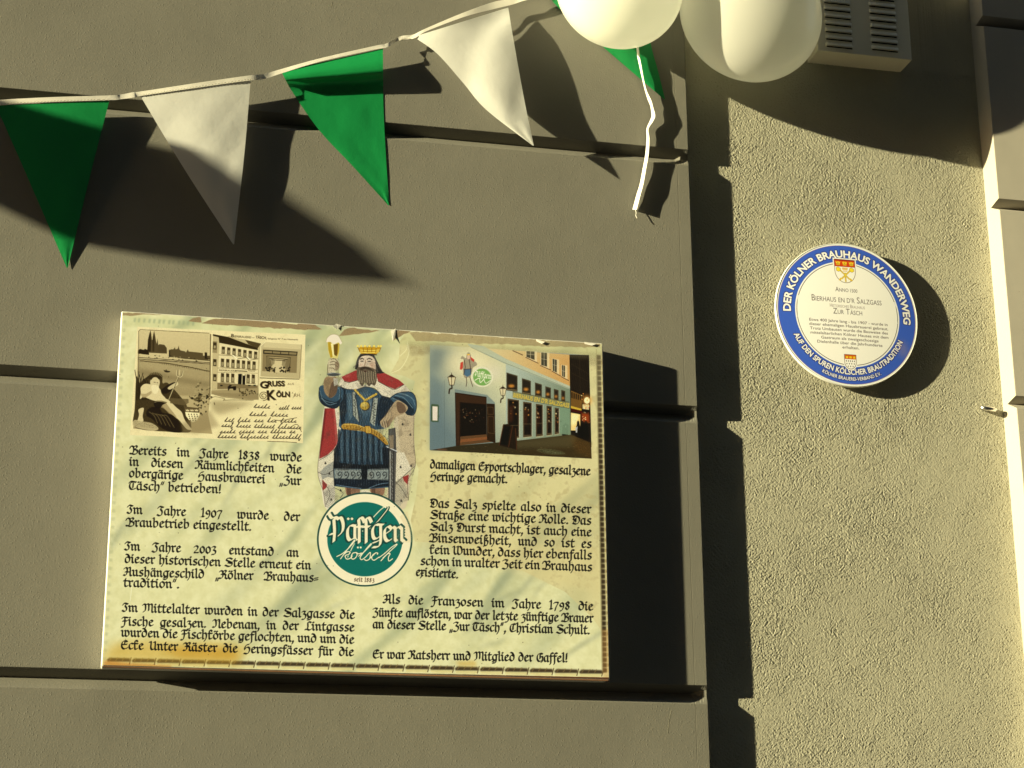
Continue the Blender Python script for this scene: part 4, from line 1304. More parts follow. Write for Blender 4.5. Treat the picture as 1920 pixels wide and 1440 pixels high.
    fl([(890, 790), (1335, 800), (1335, 860), (890, 810)], (110, 88, 56), .4, tex=hatch(1.5, 4, .5))
    fl([(1045, 735), (1060, 722), (1080, 735), (1100, 730), (1125, 728), (1125, 765), (1100, 768), (1095, 750), (1065, 752), (1050, 775)], (58, 44, 26))
    for _ in range(50):
        cv.ell(rr.uniform(1150, 1330), rr.gauss(785, 16), rr.uniform(5, 13), rr.uniform(4, 9), rr.choice([(60, 46, 28), (100, 80, 50), (160, 136, 92)]), .8, fr=F, rot=rr.uniform(0, 3))
    # interior vignette
    fl([(1385, 315), (1745, 335), (1728, 656), (1352, 635), (1358, 340)], (190, 166, 116))
    fl([(1400, 310), (1740, 335), (1738, 380), (1380, 360)], (206, 184, 132))
    fl([(1378, 380), (1706, 402), (1698, 604), (1372, 585)], (150, 124, 82))
    fl([(1384, 384), (1708, 402), (1702, 440), (1382, 420)], (44, 33, 20)); fl([(1392, 392), (1700, 410), (1696, 432), (1390, 412)], (150, 126, 84))
    ln([[(1470, 388), (1467, 424)], [(1548, 394), (1545, 428)], [(1625, 398), (1622, 434)]], 5, ink)
    fl([(1412, 440), (1640, 455), (1620, 600), (1405, 586)], (176, 150, 102)); fl([(1450, 470), (1600, 480), (1580, 600), (1480, 596)], (206, 182, 130))
    for k in range(9):
        ln([[(1414 + k * 9, 445 + k * 4), (1412 + k * 9, 580 - k * 8)], [(1640 - k * 9, 458 + k * 3), (1632 - k * 9, 596 - k * 8)]], 4, (58, 44, 28), .85)
    ln([[(1412, 442), (1642, 458)], [(1440, 462), (1612, 474)], [(1462, 478), (1590, 488)]], 6, ink, .9)
    for _ in range(40):
        s_ = rr.choice([-1, 1]); x = 1520 + s_ * rr.uniform(18, 115); y = 545 + rr.uniform(0, 50)
        cv.ell(x, y, rr.uniform(4, 11), rr.uniform(5, 10), (46, 34, 20), .85, fr=F)
    ln([[(1350, 650), (1722, 662)]], 7, (104, 82, 52)); ln([[(1728, 656), (1746, 336)]], 4, (120, 98, 64)); ln([[(1352, 634), (1360, 345), (1400, 312)]], 5, (240, 224, 170))
    # lettering
    dk = (70, 50, 30)
    type_line(cv, 'B', (1078, 262), (1104, 264), 30, dk, fr=F, bold=.02)
    type_line(cv, 'IERBRAUEREI', (1108, 266), (1266, 276), 21, dk, fr=F)
    type_line(cv, 'zur', (1274, 272), (1300, 273), 10, dk, fr=F)
    type_line(cv, 'TÄSCH,', (1310, 274), (1414, 284), 25, dk, fr=F, bold=.02)
    type_line(cv, 'Salzgasse N° 7 am Heumarkt', (1424, 284), (1712, 294), 15, dk, fr=F)
    g0, g1 = (64, 46, 26), (128, 98, 60)
    for o, c in ((5, (150, 122, 78)), (0, g0)):
        type_line(cv, 'G', (1350 + o, 744 + o), (1428 + o, 746 + o), 66, c, fr=F, bold=.03)
        type_line(cv, 'RUSS', (1424 + o, 728 + o), (1586 + o, 726 + o), 50, c, fr=F, bold=.035)
        type_line(cv, 'K', (1420 + o, 858 + o), (1506 + o, 852 + o), 92, c, fr=F, bold=.03)
        type_line(cv, 'ÖLN', (1504 + o, 828 + o), (1634 + o, 828 + o), 50, c, fr=F, bold=.035)
    type_line(cv, 'AUS', (1612, 718), (1674, 716), 20, g1, fr=F)
    type_line(cv, 'A', (1652, 800), (1666, 800), 18, g1, fr=F)
    ln([[(1664, 838), (1690, 790)]], 3, g1)
    type_line(cv, 'RH.', (1676, 830), (1738, 828), 32, g1, fr=F)
    t = np.linspace(0, 4.2 * math.pi, 60)
    ln([np.stack([1384 + (10 + t * 2.9) * np.cos(t + 1), 820 + (10 + t * 2.6) * np.sin(t + 1)], -1)], 6, (110, 84, 50))
    # handwriting in ink
    def scrawl(text, x0, y0, x1, y1, h):
        n_ = len(text); pts = []; L_ = []
        for k, ch in enumerate(text):
            u = k / n_; x = x0 + (x1 - x0) * u; y = y0 + (y1 - y0) * u; wd_ = (x1 - x0) / n_
            if ch == ' ':
                if len(pts) > 2: L_.append(smooth_line(pts, 4))
                pts = []; continue
            up_ = ch in 'bdfhklt' or ch.isupper(); dn = ch in 'fghjpyz'
            top = h * (1.9 if up_ else 1.0) * rr.uniform(.8, 1.15); lo = -h * (.9 if dn else 0) * rr.uniform(.8, 1.2)
            pts += [(x, y - h * .1), (x + wd_ * .55 + top * .35, y - top), (x + wd_ * .35, y - h * .35), (x + wd_ * .45 + lo * .2, y - lo), (x + wd_ * .85, y - h * .12)]
        if len(pts) > 2: L_.append(smooth_line(pts, 4))
        ln(L_, 5.2, (50, 34, 18), .95)
    for tx, a, b in [('Coeln', (1292, 932), (1450, 940)), ('4/VI 1900', (1530, 948), (1745, 945)), ('Liebe Maria', (1250, 1008), (1620, 1016)), ('Ich habe von dir heute', (1015, 1064), (1700, 1072)),
                     ('noch keine Antwort bekommen', (985, 1112), (1745, 1135)), ('viele grüße von Allen an', (972, 1172), (1690, 1172)), ('deiner Schwester Elisabeth', (950, 1218), (1740, 1226))]:
        scrawl(tx, *a, *b, 21)
    ln([smooth_line([(1480, 1048), (1560, 1052), (1700, 1026)]), smooth_line([(1620, 1130), (1700, 1090), (1745, 1160)]), [(1420, 1250), (1600, 1256), (1700, 1262)]], 5, (66, 46, 24), .8)
    cv.tone([(190, 165), (1782, 240), (1758, 1268), (120, 1190)], F, .45, 1.28, .60, (1.03, 1.0, .76))
    fl([(190, 165), (1782, 240), (1758, 1268), (120, 1190)], (90, 78, 54), .22, tex=speck(.4, 1.0))

def paint_street(cv):
    F = (790.0, 630.0, 4.8)
    rr = random.Random(12)
    fl = lambda p, c, a=1.0, **k: cv.fill(p, c, a, fr=F, **k)
    ln = lambda L, w_, c, a=1.0, **k: cv.lines(L, w_ / 4.8, c, a, fr=F, **k)
    quad = [(78, 82), (1508, 172), (1532, 1104), (75, 1028)]
    fl(quad, (132, 142, 128))
    # facade, lit warm above the door and blue at the left
    fac = [(78, 82), (440, 100), (740, 240), (1340, 470), (1345, 900), (860, 945), (75, 1028)]
    fl(fac, grad((104, 120, 112), (196, 192, 140), (90, 700), (600, 300), cv, F))
    fl([(760, 250), (1340, 480), (1345, 900), (760, 950)], grad((164, 174, 146), (112, 124, 92), (780, 500), (1340, 700), cv, F))
    for s_, c, a in ((250, (206, 190, 132), .45), (180, (222, 208, 150), .5), (120, (232, 222, 166), .5)):
        cv.ell(430, 260, s_ * 1.05, s_ * .62, c, a, fr=F, soft=14)
    cv.ell(640, 330, 90, 60, (212, 200, 170), .5, fr=F, soft=10)
    fl([(78, 82), (300, 96), (210, 160), (180, 300), (78, 330)], (92, 106, 100), .6, soft=10)
    fl([(205, 440), (205, 1020), (75, 1028), (78, 330)], (94, 112, 108), .5, soft=6)
    ln([[(206, 400), (208, 1014)]], 2.5, (70, 82, 78), .7)
    # upper storey, ochre
    fl([(440, 100), (1335, 168), (1340, 465), (750, 235)], grad((206, 190, 130), (196, 150, 80), (500, 100), (1300, 350), cv, F, .03))
    fl([(415, 70), (560, 92), (760, 205), (1340, 452), (1340, 482), (750, 250), (500, 130), (440, 100)], (172, 178, 140), .95)
    ln([[(450, 104), (745, 240), (1340, 476)]], 4, (104, 108, 84), .8)
    for p in ([(945, 136), (1018, 140), (1018, 216), (945, 188)], [(1078, 148), (1130, 152), (1130, 276), (1078, 262)], [(1180, 205), (1218, 215), (1218, 330), (1182, 312)], [(1264, 262), (1292, 268), (1292, 372), (1266, 362)]):
        fl([(p[0][0] - 6, p[0][1] - 4), (p[1][0] + 22, p[1][1] - 2), (p[2][0] + 22, p[2][1] + 22), (p[3][0] - 6, p[3][1] + 6)], (222, 206, 150), .6)
        fl(p, (70, 66, 48)); mx = (p[0][0] + p[1][0]) / 2; ln([[(mx, p[0][1]), (mx, p[2][1] - 8)]], 4, (196, 182, 134))
        my = (p[0][1] + p[3][1]) / 2; ln([[(p[0][0], my), (p[1][0], my + 8)]], 3.5, (196, 182, 134))
        ln([[(p[3][0] - 8, p[3][1] + 4), (p[2][0] + 34, p[2][1] + 30)]], 7, (92, 60, 36))
    ln([[(822, 132), (912, 172)]], 9, (92, 62, 40))
    # dark lane and lit shops at the end
    fl([(1332, 168), (1508, 172), (1530, 1000), (1345, 900)], (34, 28, 22))
    fl([(1345, 180), (1508, 180), (1515, 540), (1345, 480)], (52, 42, 26), .7, tex=hatch(.2, 7, .3))
    ln([[(1345, 250), (1505, 340)], [(1345, 330), (1505, 410)], [(1420, 180), (1430, 520)]], 3, (80, 66, 42), .7)
    fl([(1345, 490), (1440, 530), (1445, 670), (1345, 660)], (112, 80, 34)); 
    for k in range(5): fl([(1350 + k * 19, 505 + k * 7), (1360 + k * 19, 508 + k * 7), (1360 + k * 19, 560 + k * 5), (1350 + k * 19, 558 + k * 5)], (36, 26, 16))
    fl([(1345, 650), (1445, 675), (1445, 695), (1345, 680)], (70, 16, 10)); fl([(1345, 628), (1440, 655), (1440, 672), (1345, 650)], (212, 176, 50), .8)
    fl([(1345, 690), (1430, 705), (1428, 850), (1345, 850)], (230, 196, 110)); fl([(1352, 700), (1420, 712), (1380, 800), (1350, 800)], (248, 226, 150), .9, soft=2)
    cv.ell(1488, 580, 40, 46, (230, 150, 50), .8, fr=F, soft=4); cv.ell(1490, 580, 26, 30, (250, 226, 150), 1, fr=F); fl([(1450, 615), (1508, 615), (1508, 665), (1450, 655)], (226, 202, 130), .9)
    fl([(1440, 690), (1510, 700), (1515, 780), (1440, 770)], (160, 66, 24), .9, soft=2)
    for _ in range(26): cv.ell(rr.uniform(1440, 1510), rr.uniform(520, 780), rr.uniform(2, 6), rr.uniform(2, 6), rr.choice([(252, 230, 150), (240, 150, 50), (210, 70, 30)]), .9, fr=F)
    for x in (1410, 1446, 1480):
        fl([(x - 18, 960), (x - 24, 850), (x - 12, 800), (x - 8, 770), (x + 8, 770), (x + 14, 800), (x + 24, 850), (x + 16, 960)], (24, 20, 16), .95, smooth=True)
        cv.ell(x, 775, 9, 12, (44, 34, 24), 1, fr=F)
    fl([(1384, 830), (1406, 810), (1402, 870), (1390, 870)], (196, 196, 176), .85)
    fl([(1270, 905), (1268, 820), (1284, 795), (1310, 795), (1326, 820), (1314, 908)], (22, 20, 16), smooth=True); cv.ell(1298, 795, 9, 12, (30, 24, 18), 1, fr=F); cv.ell(1298, 816, 5, 9, (220, 214, 190), 1, fr=F)
    # upper small windows and the tall ones
    for x, w_, t_, b_ in ((765, 100, 328, 490), (905, 80, 380, 520), (1022, 62, 418, 545), (1115, 50, 452, 565), (1192, 42, 475, 585), (1258, 36, 485, 600)):
        fl([(x, t_), (x + w_, t_ + w_ * .3), (x + w_, b_ + w_ * .12), (x, b_)], (72, 62, 40)); fl([(x + 9, t_ + 14), (x + w_ - 8, t_ + w_ * .3 + 10), (x + w_ - 8, b_ - 6), (x + 9, b_ - 12)], (44, 38, 28))
        cv.ell(x + w_ * .45, b_ - 40, w_ * .28, 14, (236, 150, 50), .8, fr=F, soft=1.2)
        ln([[(x + 6, b_ - 10), (x + w_ - 6, b_ - 2)]], 5, (150, 130, 80), .8)
    for x, w_, t_, b_ in ((775, 104, 562, 925), (915, 78, 590, 912), (1030, 62, 610, 905), (1126, 48, 626, 895), (1200, 38, 645, 885)):
        fl([(x, t_), (x + w_, t_ + w_ * .15), (x + w_, b_ - w_ * .1), (x, b_)], (82, 66, 42)); fl([(x + 10, t_ + 16), (x + w_ - 9, t_ + w_ * .15 + 10), (x + w_ - 9, b_ - 24), (x + 10, b_ - 22)], (32, 26, 20))
        for _ in range(7): cv.ell(x + rr.uniform(.2, .8) * w_, t_ + rr.uniform(30, 150), rr.uniform(2, 8), rr.uniform(2, 8), rr.choice([(250, 226, 150), (236, 150, 50), (150, 80, 40)]), .85, fr=F, soft=.5)
        fl([(x + 14, t_ + 70), (x + w_ * .5, t_ + 60), (x + w_ * .45, t_ + 200), (x + 14, t_ + 220)], (110, 54, 26), .4, soft=2)
        ln([[(x + 4, b_ - 120), (x + w_ - 4, b_ - 120)]], 4, (110, 90, 56), .9); ln([[(x + w_ + 3, t_ + 10), (x + w_ + 3, b_ - 14)]], 4, (196, 196, 160), .8)
        ln([[(x, b_ + 4), (x + w_ + 6, b_ - 6)]], 6, (180, 170, 120), .9)
    fl([(1245, 640), (1335, 655), (1335, 890), (1245, 880)], (116, 140, 104), .9)
    fl([(820, 498), (1332, 598), (1332, 648), (822, 552)], (120, 118, 74), .8); type_line(cv, 'BIERHAUS EN D\'R SALZGASS', (824, 550), (1328, 646), 40, (196, 168, 60), fr=F, bold=.03); ln([[(822, 556), (1332, 652)], [(820, 500), (1330, 594)]], 3, (64, 58, 34))
    # door
    fl([(300, 478), (590, 530), (662, 600), (668, 965), (312, 990)], (110, 124, 112), .8)
    fl([(302, 508), (586, 548), (588, 940), (345, 985), (310, 990)], (40, 28, 18)); fl([(310, 516), (582, 556), (584, 614), (345, 594), (342, 980), (314, 986)], (62, 42, 26))
    fl([(352, 600), (580, 620), (580, 890), (352, 905)], (28, 20, 14)); fl([(352, 600), (580, 620), (580, 890), (352, 905)], (90, 60, 34), .4, tex=speck(.7, 1.2))
    for _ in range(30): cv.ell(rr.uniform(370, 570), rr.uniform(640, 780), rr.uniform(1.5, 5), rr.uniform(1.5, 4), rr.choice([(220, 190, 130), (180, 110, 60)]), .7, fr=F)
    fl([(350, 905), (580, 885), (660, 950), (345, 985)], (96, 66, 38)); fl([(355, 930), (600, 905), (640, 925), (350, 958)], (140, 84, 44), .7)
    fl([(588, 608), (660, 612), (666, 965), (590, 935)], (48, 34, 20)); ln([[(596, 640), (645, 642), (648, 705), (598, 705), (596, 640)], [(598, 725), (650, 727), (655, 880), (600, 870), (598, 725)]], 4, (96, 72, 44))
    # menu case, lamps
    fl([(92, 612), (150, 616), (158, 630), (154, 775), (92, 772), (84, 760), (86, 625)], (70, 88, 60)); fl([(100, 632), (146, 635), (144, 762), (100, 760)], (214, 200, 168))
    for x, y, k in ((272, 330, 1.0), (733, 440, .85)):
        ln([[(x, y), (x, y + 16 * k)]], 4 * k, (40, 26, 16)); fl([(x - 30 * k, y + 36 * k), (x, y + 14 * k), (x + 30 * k, y + 36 * k)], (46, 30, 18))
        fl([(x - 34 * k, y + 40 * k), (x + 36 * k, y + 40 * k), (x + 20 * k, y + 112 * k), (x - 18 * k, y + 112 * k)], (206, 190, 136), .9); ln([[(x - 34 * k, y + 40 * k), (x - 18 * k, y + 112 * k), (x + 20 * k, y + 112 * k), (x + 36 * k, y + 40 * k), (x - 34 * k, y + 40 * k)], [(x, y + 38 * k), (x, y + 112 * k)]], 4.5 * k, (48, 32, 18))
        ln([smooth_line([(x, y + 112 * k), (x + 2, y + 140 * k), (x - 18 * k, y + 150 * k), (x - 24 * k, y + 190 * k)])], 12 * k, (52, 36, 24))
    # king sign and round sign on the wall
    fl([(385, 370), (372, 290), (380, 215), (355, 205), (368, 180), (400, 200), (410, 160), (430, 148), (446, 175), (450, 210), (490, 235), (500, 262), (462, 290), (450, 360), (415, 375)], (150, 138, 104), .95, smooth=True)
    fl([(346, 300), (352, 240), (376, 230), (372, 290), (360, 305)], (190, 62, 44), .95); fl([(440, 185), (478, 215), (470, 235), (445, 215)], (190, 62, 44), .95)
    fl([(384, 300), (450, 295), (446, 350), (410, 368), (382, 345)], (72, 104, 118), .95); ln([[(405, 372), (408, 420), (402, 455)], [(436, 370), (450, 420), (462, 455)], [(385, 215), (395, 280), (380, 350)], [(430, 210), (440, 280), (448, 350)], [(382, 300), (450, 295)]], 6, (70, 50, 40), .9)
    cv.ell(424, 190, 14, 20, (206, 170, 130), 1, fr=F); cv.ell(424, 168, 15, 6, (226, 180, 60), 1, fr=F)
    cv.ell(545, 368, 102, 92, (212, 206, 160), .9, fr=F, rot=.25); cv.ell(547, 370, 82, 76, (116, 160, 76), 1, fr=F, rot=.25)
    blackletter(cv, 'Päffgen', (476, 360), (622, 388), unit=3.6, hs=1, nib=8, col=(236, 232, 196), fr=F)
    ln([smooth_line([(480, 400), (520, 380), (530, 420), (560, 395), (580, 425), (622, 400)])], 6, (236, 232, 196))
    # pavement
    fl([(75, 1028), (310, 990), (350, 985), (660, 960), (860, 942), (1345, 888), (1525, 960), (1532, 1104)], grad((52, 46, 30), (62, 50, 26), (100, 1000), (1400, 1000), cv, F))
    fl([(700, 960), (1345, 888), (1400, 905), (1350, 1000), (860, 1010)], (116, 110, 70), .3, soft=4)
    fl([(1345, 900), (1532, 960), (1532, 1104), (1380, 1040)], (150, 92, 30), .45, soft=4, tex=speck(-.2, 1.2))
    cv.ell(1165, 1042, 130, 24, (140, 150, 96), .5, fr=F, rot=.12, tex=speck(-.2, 1.4)); cv.ell(1165, 1042, 108, 16, (60, 60, 36), .5, fr=F, rot=.12); cv.ell(1180, 1046, 90, 12, (160, 170, 110), .5, fr=F, rot=.12, tex=speck(0, 1.6))
    for _ in range(90): ln([[(rr.uniform(80, 1500),) * 1 + (0,)] * 2], .1, (0, 0, 0), 0) if False else cv.ell(rr.uniform(400, 1500), rr.uniform(985, 1090), rr.uniform(4, 12), 1.8, rr.choice([(90, 80, 50), (30, 26, 18), (130, 110, 66)]), .5, fr=F)
    fl([(140, 1015), (220, 1018), (240, 1030), (150, 1026)], (150, 100, 70), .6, soft=1)
    # chalk board
    fl([(738, 795), (775, 792), (858, 830), (862, 1030), (845, 1020), (700, 985)], (40, 30, 20)); fl([(748, 812), (800, 815), (775, 985), (705, 975)], (26, 22, 18)); ln([[(820, 810), (785, 1000)], [(738, 795), (700, 985)], [(846, 830), (858, 1030)]], 6, (84, 48, 26))
    cv.tone(quad, F, .92, 1.15, .42)
    fl(quad, (40, 36, 20), .25, tex=speck(.3, 1.0)); fl(quad, (232, 216, 160), .14, tex=speck(.9, 1.2, NOISE[::-1]))
    fl([(78, 82), (420, 104), (800, 128), (1508, 172), (1508, 196), (900, 160), (78, 112)], (196, 180, 116), .35, soft=4)

def paint_king(cv):
    F = (570.0, 610.0, 4.113)
    rr = random.Random(3)
    fl = lambda p, c, a=1.0, **k: cv.fill(p, c, a, fr=F, **k)
    ln = lambda L, w_, c, a=1.0, **k: cv.lines([smooth_line(p) if len(p) > 2 else p for p in L], w_ / 4.113, c, a, fr=F, **k)
    ink = (26, 26, 26)
    erm = (226, 214, 170); red = (156, 52, 44); red2 = (112, 30, 26); blue = (52, 78, 88); blue2 = (22, 32, 38); blue3 = (108, 134, 134)
    # soft halo
    fl([(100, 420), (160, 80), (290, 90), (300, 330), (400, 320), (420, 150), (590, 150), (640, 340), (860, 520), (870, 1080), (800, 1420), (160, 1420), (100, 1150), (140, 700)], (178, 176, 112), .35, soft=5, smooth=True)
    # cloak behind
    fl([(160, 620), (250, 600), (300, 900), (270, 1000), (240, 1180), (230, 1420), (160, 1400), (130, 1250), (106, 1130), (110, 1050), (130, 900)], erm, smooth=True)
    fl([(158, 640), (236, 640), (250, 760), (262, 900), (225, 960), (180, 1000), (118, 1030), (128, 900), (150, 740)], red)
    fl([(158, 640), (175, 640), (150, 860), (122, 1020), (118, 1030), (128, 900)], red2, .8)
    fl([(225, 640), (240, 650), (262, 900), (245, 920)], (206, 110, 90), .5)
    fl([(118, 1030), (180, 1000), (255, 930), (245, 1010), (160, 1090), (125, 1130), (108, 1100)], erm); fl([(125, 1130), (160, 1090), (240, 1040), (235, 1180), (180, 1170), (140, 1190)], (150, 150, 128), .85); fl([(140, 1190), (180, 1230), (165, 1265), (143, 1275)], red)
    fl([(143, 1275), (180, 1245), (235, 1180), (240, 1300), (190, 1400), (160, 1400)], (206, 196, 158)); fl([(150, 1290), (220, 1250), (260, 1300), (250, 1400), (170, 1410)], (128, 128, 110), .6, tex=hatch(.9, 6, .4, 3))
    fl([(700, 720), (850, 640), (846, 800), (858, 1080), (830, 1110), (800, 1350), (760, 1420), (640, 1420), (640, 1280), (700, 1000)], (206, 190, 144), smooth=True)
    fl([(722, 700), (845, 640), (846, 900), (858, 1060), (820, 1120), (740, 960)], (196, 176, 128), .9); fl([(700, 980), (770, 980), (830, 1110), (760, 1170), (700, 1210)], erm)
    fl([(760, 1170), (808, 1150), (800, 1230), (770, 1200)], red); fl([(690, 1210), (760, 1170), (800, 1300), (740, 1400), (680, 1330)], (130, 130, 108), .7, tex=hatch(.5, 5, .5, 3))
    ln([[(106, 1130), (160, 1150), (240, 1110)], [(118, 1040), (200, 990), (262, 920)], [(690, 1200), (740, 1240), (795, 1330)], [(700, 1230), (760, 1170), (850, 1090)], [(140, 1200), (200, 1290), (170, 1380)], [(230, 1250), (300, 1290), (280, 1330)]], 5, (84, 78, 62), .8)
    ln([[(160, 640), (130, 900), (106, 1130), (150, 1290), (165, 1400)], [(848, 650), (846, 900), (858, 1080), (800, 1200), (806, 1350)]], 4, (92, 78, 60), .8)
    for x, y in ((165, 1060), (196, 1140), (236, 990), (330, 460), (372, 468), (570, 490), (760, 760), (820, 840), (826, 1080), (750, 1350), (282, 1270), (300, 450), (672, 520), (690, 600), (745, 1090), (210, 1340)):
        fl([(x, y - 9), (x + 7, y + 10), (x - 8, y + 8)], (40, 36, 30), .95, smooth=True)
    # legs
    for x in (375, 565):
        fl([(x - 48, 1200), (x + 50, 1200), (x + 45, 1310), (x - 44, 1310)], (150, 110, 76), smooth=True); fl([(x - 48, 1210), (x - 16, 1210), (x - 14, 1310), (x - 44, 1310)], (80, 52, 36), .7); fl([(x - 30, 1200), (x + 30, 1200), (x + 26, 1300), (x - 20, 1300)], (62, 40, 28), .5, tex=speck(.2, 1.2))
    fl([(435, 1270), (490, 1268), (520, 1290), (440, 1292)], erm)
    # tunic
    fl([(285, 460), (400, 480), (470, 460), (560, 500), (665, 530), (690, 600), (660, 740), (600, 800), (300, 800), (275, 700)], blue, smooth=True)
    fl([(285, 790), (620, 850), (650, 930), (655, 1250), (440, 1265), (232, 1240), (226, 1080), (250, 930)], blue)
    fl([(285, 460), (320, 480), (330, 640), (310, 770), (285, 760), (275, 640)], blue2, .9); fl([(600, 540), (690, 560), (690, 680), (640, 700), (570, 780), (560, 620)], blue2, .92)
    fl([(330, 520), (372, 520), (378, 700), (345, 740)], blue3, .7, soft=1); fl([(430, 520), (470, 500), (520, 530), (515, 650), (470, 720), (430, 650)], blue3, .5, soft=2); fl([(500, 620), (520, 560), (512, 700)], (210, 220, 206), .5, soft=1)
    fl([(285, 460), (690, 560), (600, 800), (300, 800)], (16, 24, 30), .5, tex=hatch(.15, 6, .35, 4))
    for k in range(9):
        x = 262 + k * 44; top = 800 + max(0, (k - 3)) * 16
        fl([(x, top), (x + 15, top + 4), (x + 20 + k, 1085), (x - 4, 1080)], blue2, .85); fl([(x + 20, top + 10), (x + 32, top + 14), (x + 36, 1050), (x + 22, 1050)], blue3, .6, soft=1)
    fl([(285, 790), (650, 870), (655, 1080), (226, 1080)], (14, 22, 28), .55, tex=hatch(.08, 5, .4, 3)); fl([(230, 960), (262, 900), (262, 1090), (228, 1090)], (16, 20, 24), .8); fl([(600, 940), (655, 950), (655, 1080), (610, 1080)], (16, 20, 24), .85)
    # hem band
    fl([(228, 1055), (440, 1075), (655, 1070), (655, 1110), (228, 1105)], (16, 20, 22)); fl([(234, 1105), (440, 1110), (446, 1190), (236, 1185)], (142, 150, 132)); fl([(490, 1110), (650, 1105), (650, 1195), (486, 1195)], (142, 150, 132)); fl([(440, 1080), (490, 1080), (486, 1260), (446, 1260)], (14, 18, 20)); fl([(234, 1185), (655, 1195), (655, 1240), (440, 1262), (232, 1235)], (18, 26, 32))
    L_ = []
    for x in (275, 325, 375, 420, 520, 570, 620):
        t = np.linspace(0, 5, 14)
        L_.append([(x + (4 + 3.6 * q) * math.cos(q * 1.6), 1150 + (4 + 5.2 * q) * math.sin(q * 1.6)) for q in t])
    ln(L_, 6, (38, 44, 42)); ln([[(236, 1110), (440, 1116)], [(490, 1116), (650, 1110)], [(236, 1182), (444, 1188)], [(488, 1190), (650, 1190)]], 4, (30, 34, 34))
    ln([[(250, 1230), (340, 1245), (440, 1258)], [(500, 1255), (580, 1225), (650, 1215)]], 5, (120, 150, 156), .8)
    # front trims
    for q in ([(372, 515), (392, 515), (425, 750), (378, 690)], [(535, 560), (570, 560), (545, 780), (505, 745)]):
        fl(q, (170, 172, 142), .95)
    ln([[(372, 515), (378, 700)], [(395, 515), (428, 755)], [(535, 560), (508, 745)], [(572, 560), (556, 780)]], 4, ink); ln([[(380 + (k % 2) * 14, 530 + k * 22), (396, 545 + k * 22), (384 + k * 2, 556 + k * 22)] for k in range(8)] + [[(545 + (k % 2) * 14, 580 + k * 22), (530, 594 + k * 22), (546, 604 + k * 22)] for k in range(8)], 4, (52, 50, 42))
    # collar of red and ermine
    fl([(290, 395), (405, 345), (430, 400), (470, 470), (560, 380), (600, 372), (770, 450), (830, 520), (760, 545), (670, 560), (600, 540), (545, 480), (470, 470), (400, 495), (330, 490), (262, 465)], erm)
    fl([(288, 398), (405, 345), (418, 420), (350, 438), (310, 430)], red); fl([(555, 372), (620, 368), (730, 420), (772, 455), (700, 492), (640, 468), (570, 430)], red)
    fl([(600, 380), (650, 400), (700, 430), (640, 420)], (206, 110, 96), .6, soft=1.5, tex=speck(-.2, 1)); fl([(300, 400), (360, 372), (350, 400)], (206, 110, 96), .5, soft=1)
    ln([[(262, 465), (330, 492), (400, 496), (470, 472)], [(470, 472), (545, 490), (600, 545), (670, 562), (760, 548), (830, 522)], [(310, 432), (350, 440), (418, 422)], [(570, 432), (640, 470), (700, 494), (772, 456)]], 4.5, (64, 54, 40)); fl([(600, 500), (760, 500), (820, 525), (680, 558)], (150, 144, 116), .5, tex=hatch(.4, 5, .4, 2))
    # chain and medal
    for k in range(9):
        t = k / 8; x = 395 + t * 75; y = 500 + t * 78; cv.ell(x, y, 10, 9, (190, 150, 46), 1, fr=F); cv.ell(x - 2, y - 2, 5, 4, (232, 206, 96), 1, fr=F)
        x = 556 - t * 80; y = 530 + t * 46; cv.ell(x, y, 10, 9, (190, 150, 46), 1, fr=F); cv.ell(x - 2, y - 2, 5, 4, (232, 206, 96), 1, fr=F)
    cv.ell(470, 622, 39, 36, (60, 46, 16), 1, fr=F); cv.ell(468, 620, 34, 32, (196, 158, 48), 1, fr=F); cv.ell(462, 612, 20, 18, (232, 206, 100), .9, fr=F, soft=1)
    # raised arm
    fl([(118, 480), (150, 462), (255, 470), (300, 500), (296, 570), (250, 635), (190, 632), (135, 600), (115, 550)], blue, smooth=True); fl([(118, 500), (150, 560), (240, 590), (290, 560), (250, 635), (190, 632), (135, 600)], blue2, .85, smooth=True)
    ln([[(120, 500), (150, 575), (230, 600)], [(240, 470), (275, 500), (270, 570)], [(130, 560), (190, 612), (250, 600)]], 5, blue3, .9); ln([[(118, 480), (115, 550), (135, 600), (190, 632), (250, 636), (296, 580)]], 5, (18, 26, 32))
    fl([(168, 400), (240, 395), (258, 440), (250, 520), (205, 560), (160, 520), (150, 455)], (156, 128, 84), smooth=True); fl([(215, 440), (255, 440), (250, 520), (205, 560), (190, 545)], (84, 62, 42), .75, smooth=True); fl([(225, 405), (262, 412), (262, 455), (232, 470)], (206, 200, 164))
    fl([(182, 290), (205, 252), (240, 248), (268, 280), (270, 330), (236, 362), (236, 395), (190, 392), (182, 340)], (206, 192, 142), smooth=True)
    ln([[(205, 262), (235, 258), (262, 282)], [(200, 284), (235, 280), (266, 302)], [(198, 306), (232, 302), (262, 322)], [(194, 330), (222, 330), (240, 345)], [(184, 300), (182, 350), (190, 390)]], 4.5, (96, 76, 48)); fl([(240, 285), (270, 290), (270, 330), (245, 350)], (110, 86, 56), .6, smooth=True)
    # goblet
    fl([(180, 125), (276, 125), (272, 200), (258, 258), (204, 252), (186, 200)], (214, 198, 110)); fl([(228, 150), (262, 140), (268, 190), (250, 240), (232, 225)], (104, 76, 18)); fl([(184, 130), (212, 130), (220, 245), (204, 250), (188, 190)], (180, 146, 30)); fl([(206, 140), (222, 140), (230, 230), (222, 240)], (238, 226, 150)); fl([(262, 135), (276, 128), (270, 200), (256, 250)], (196, 164, 48))
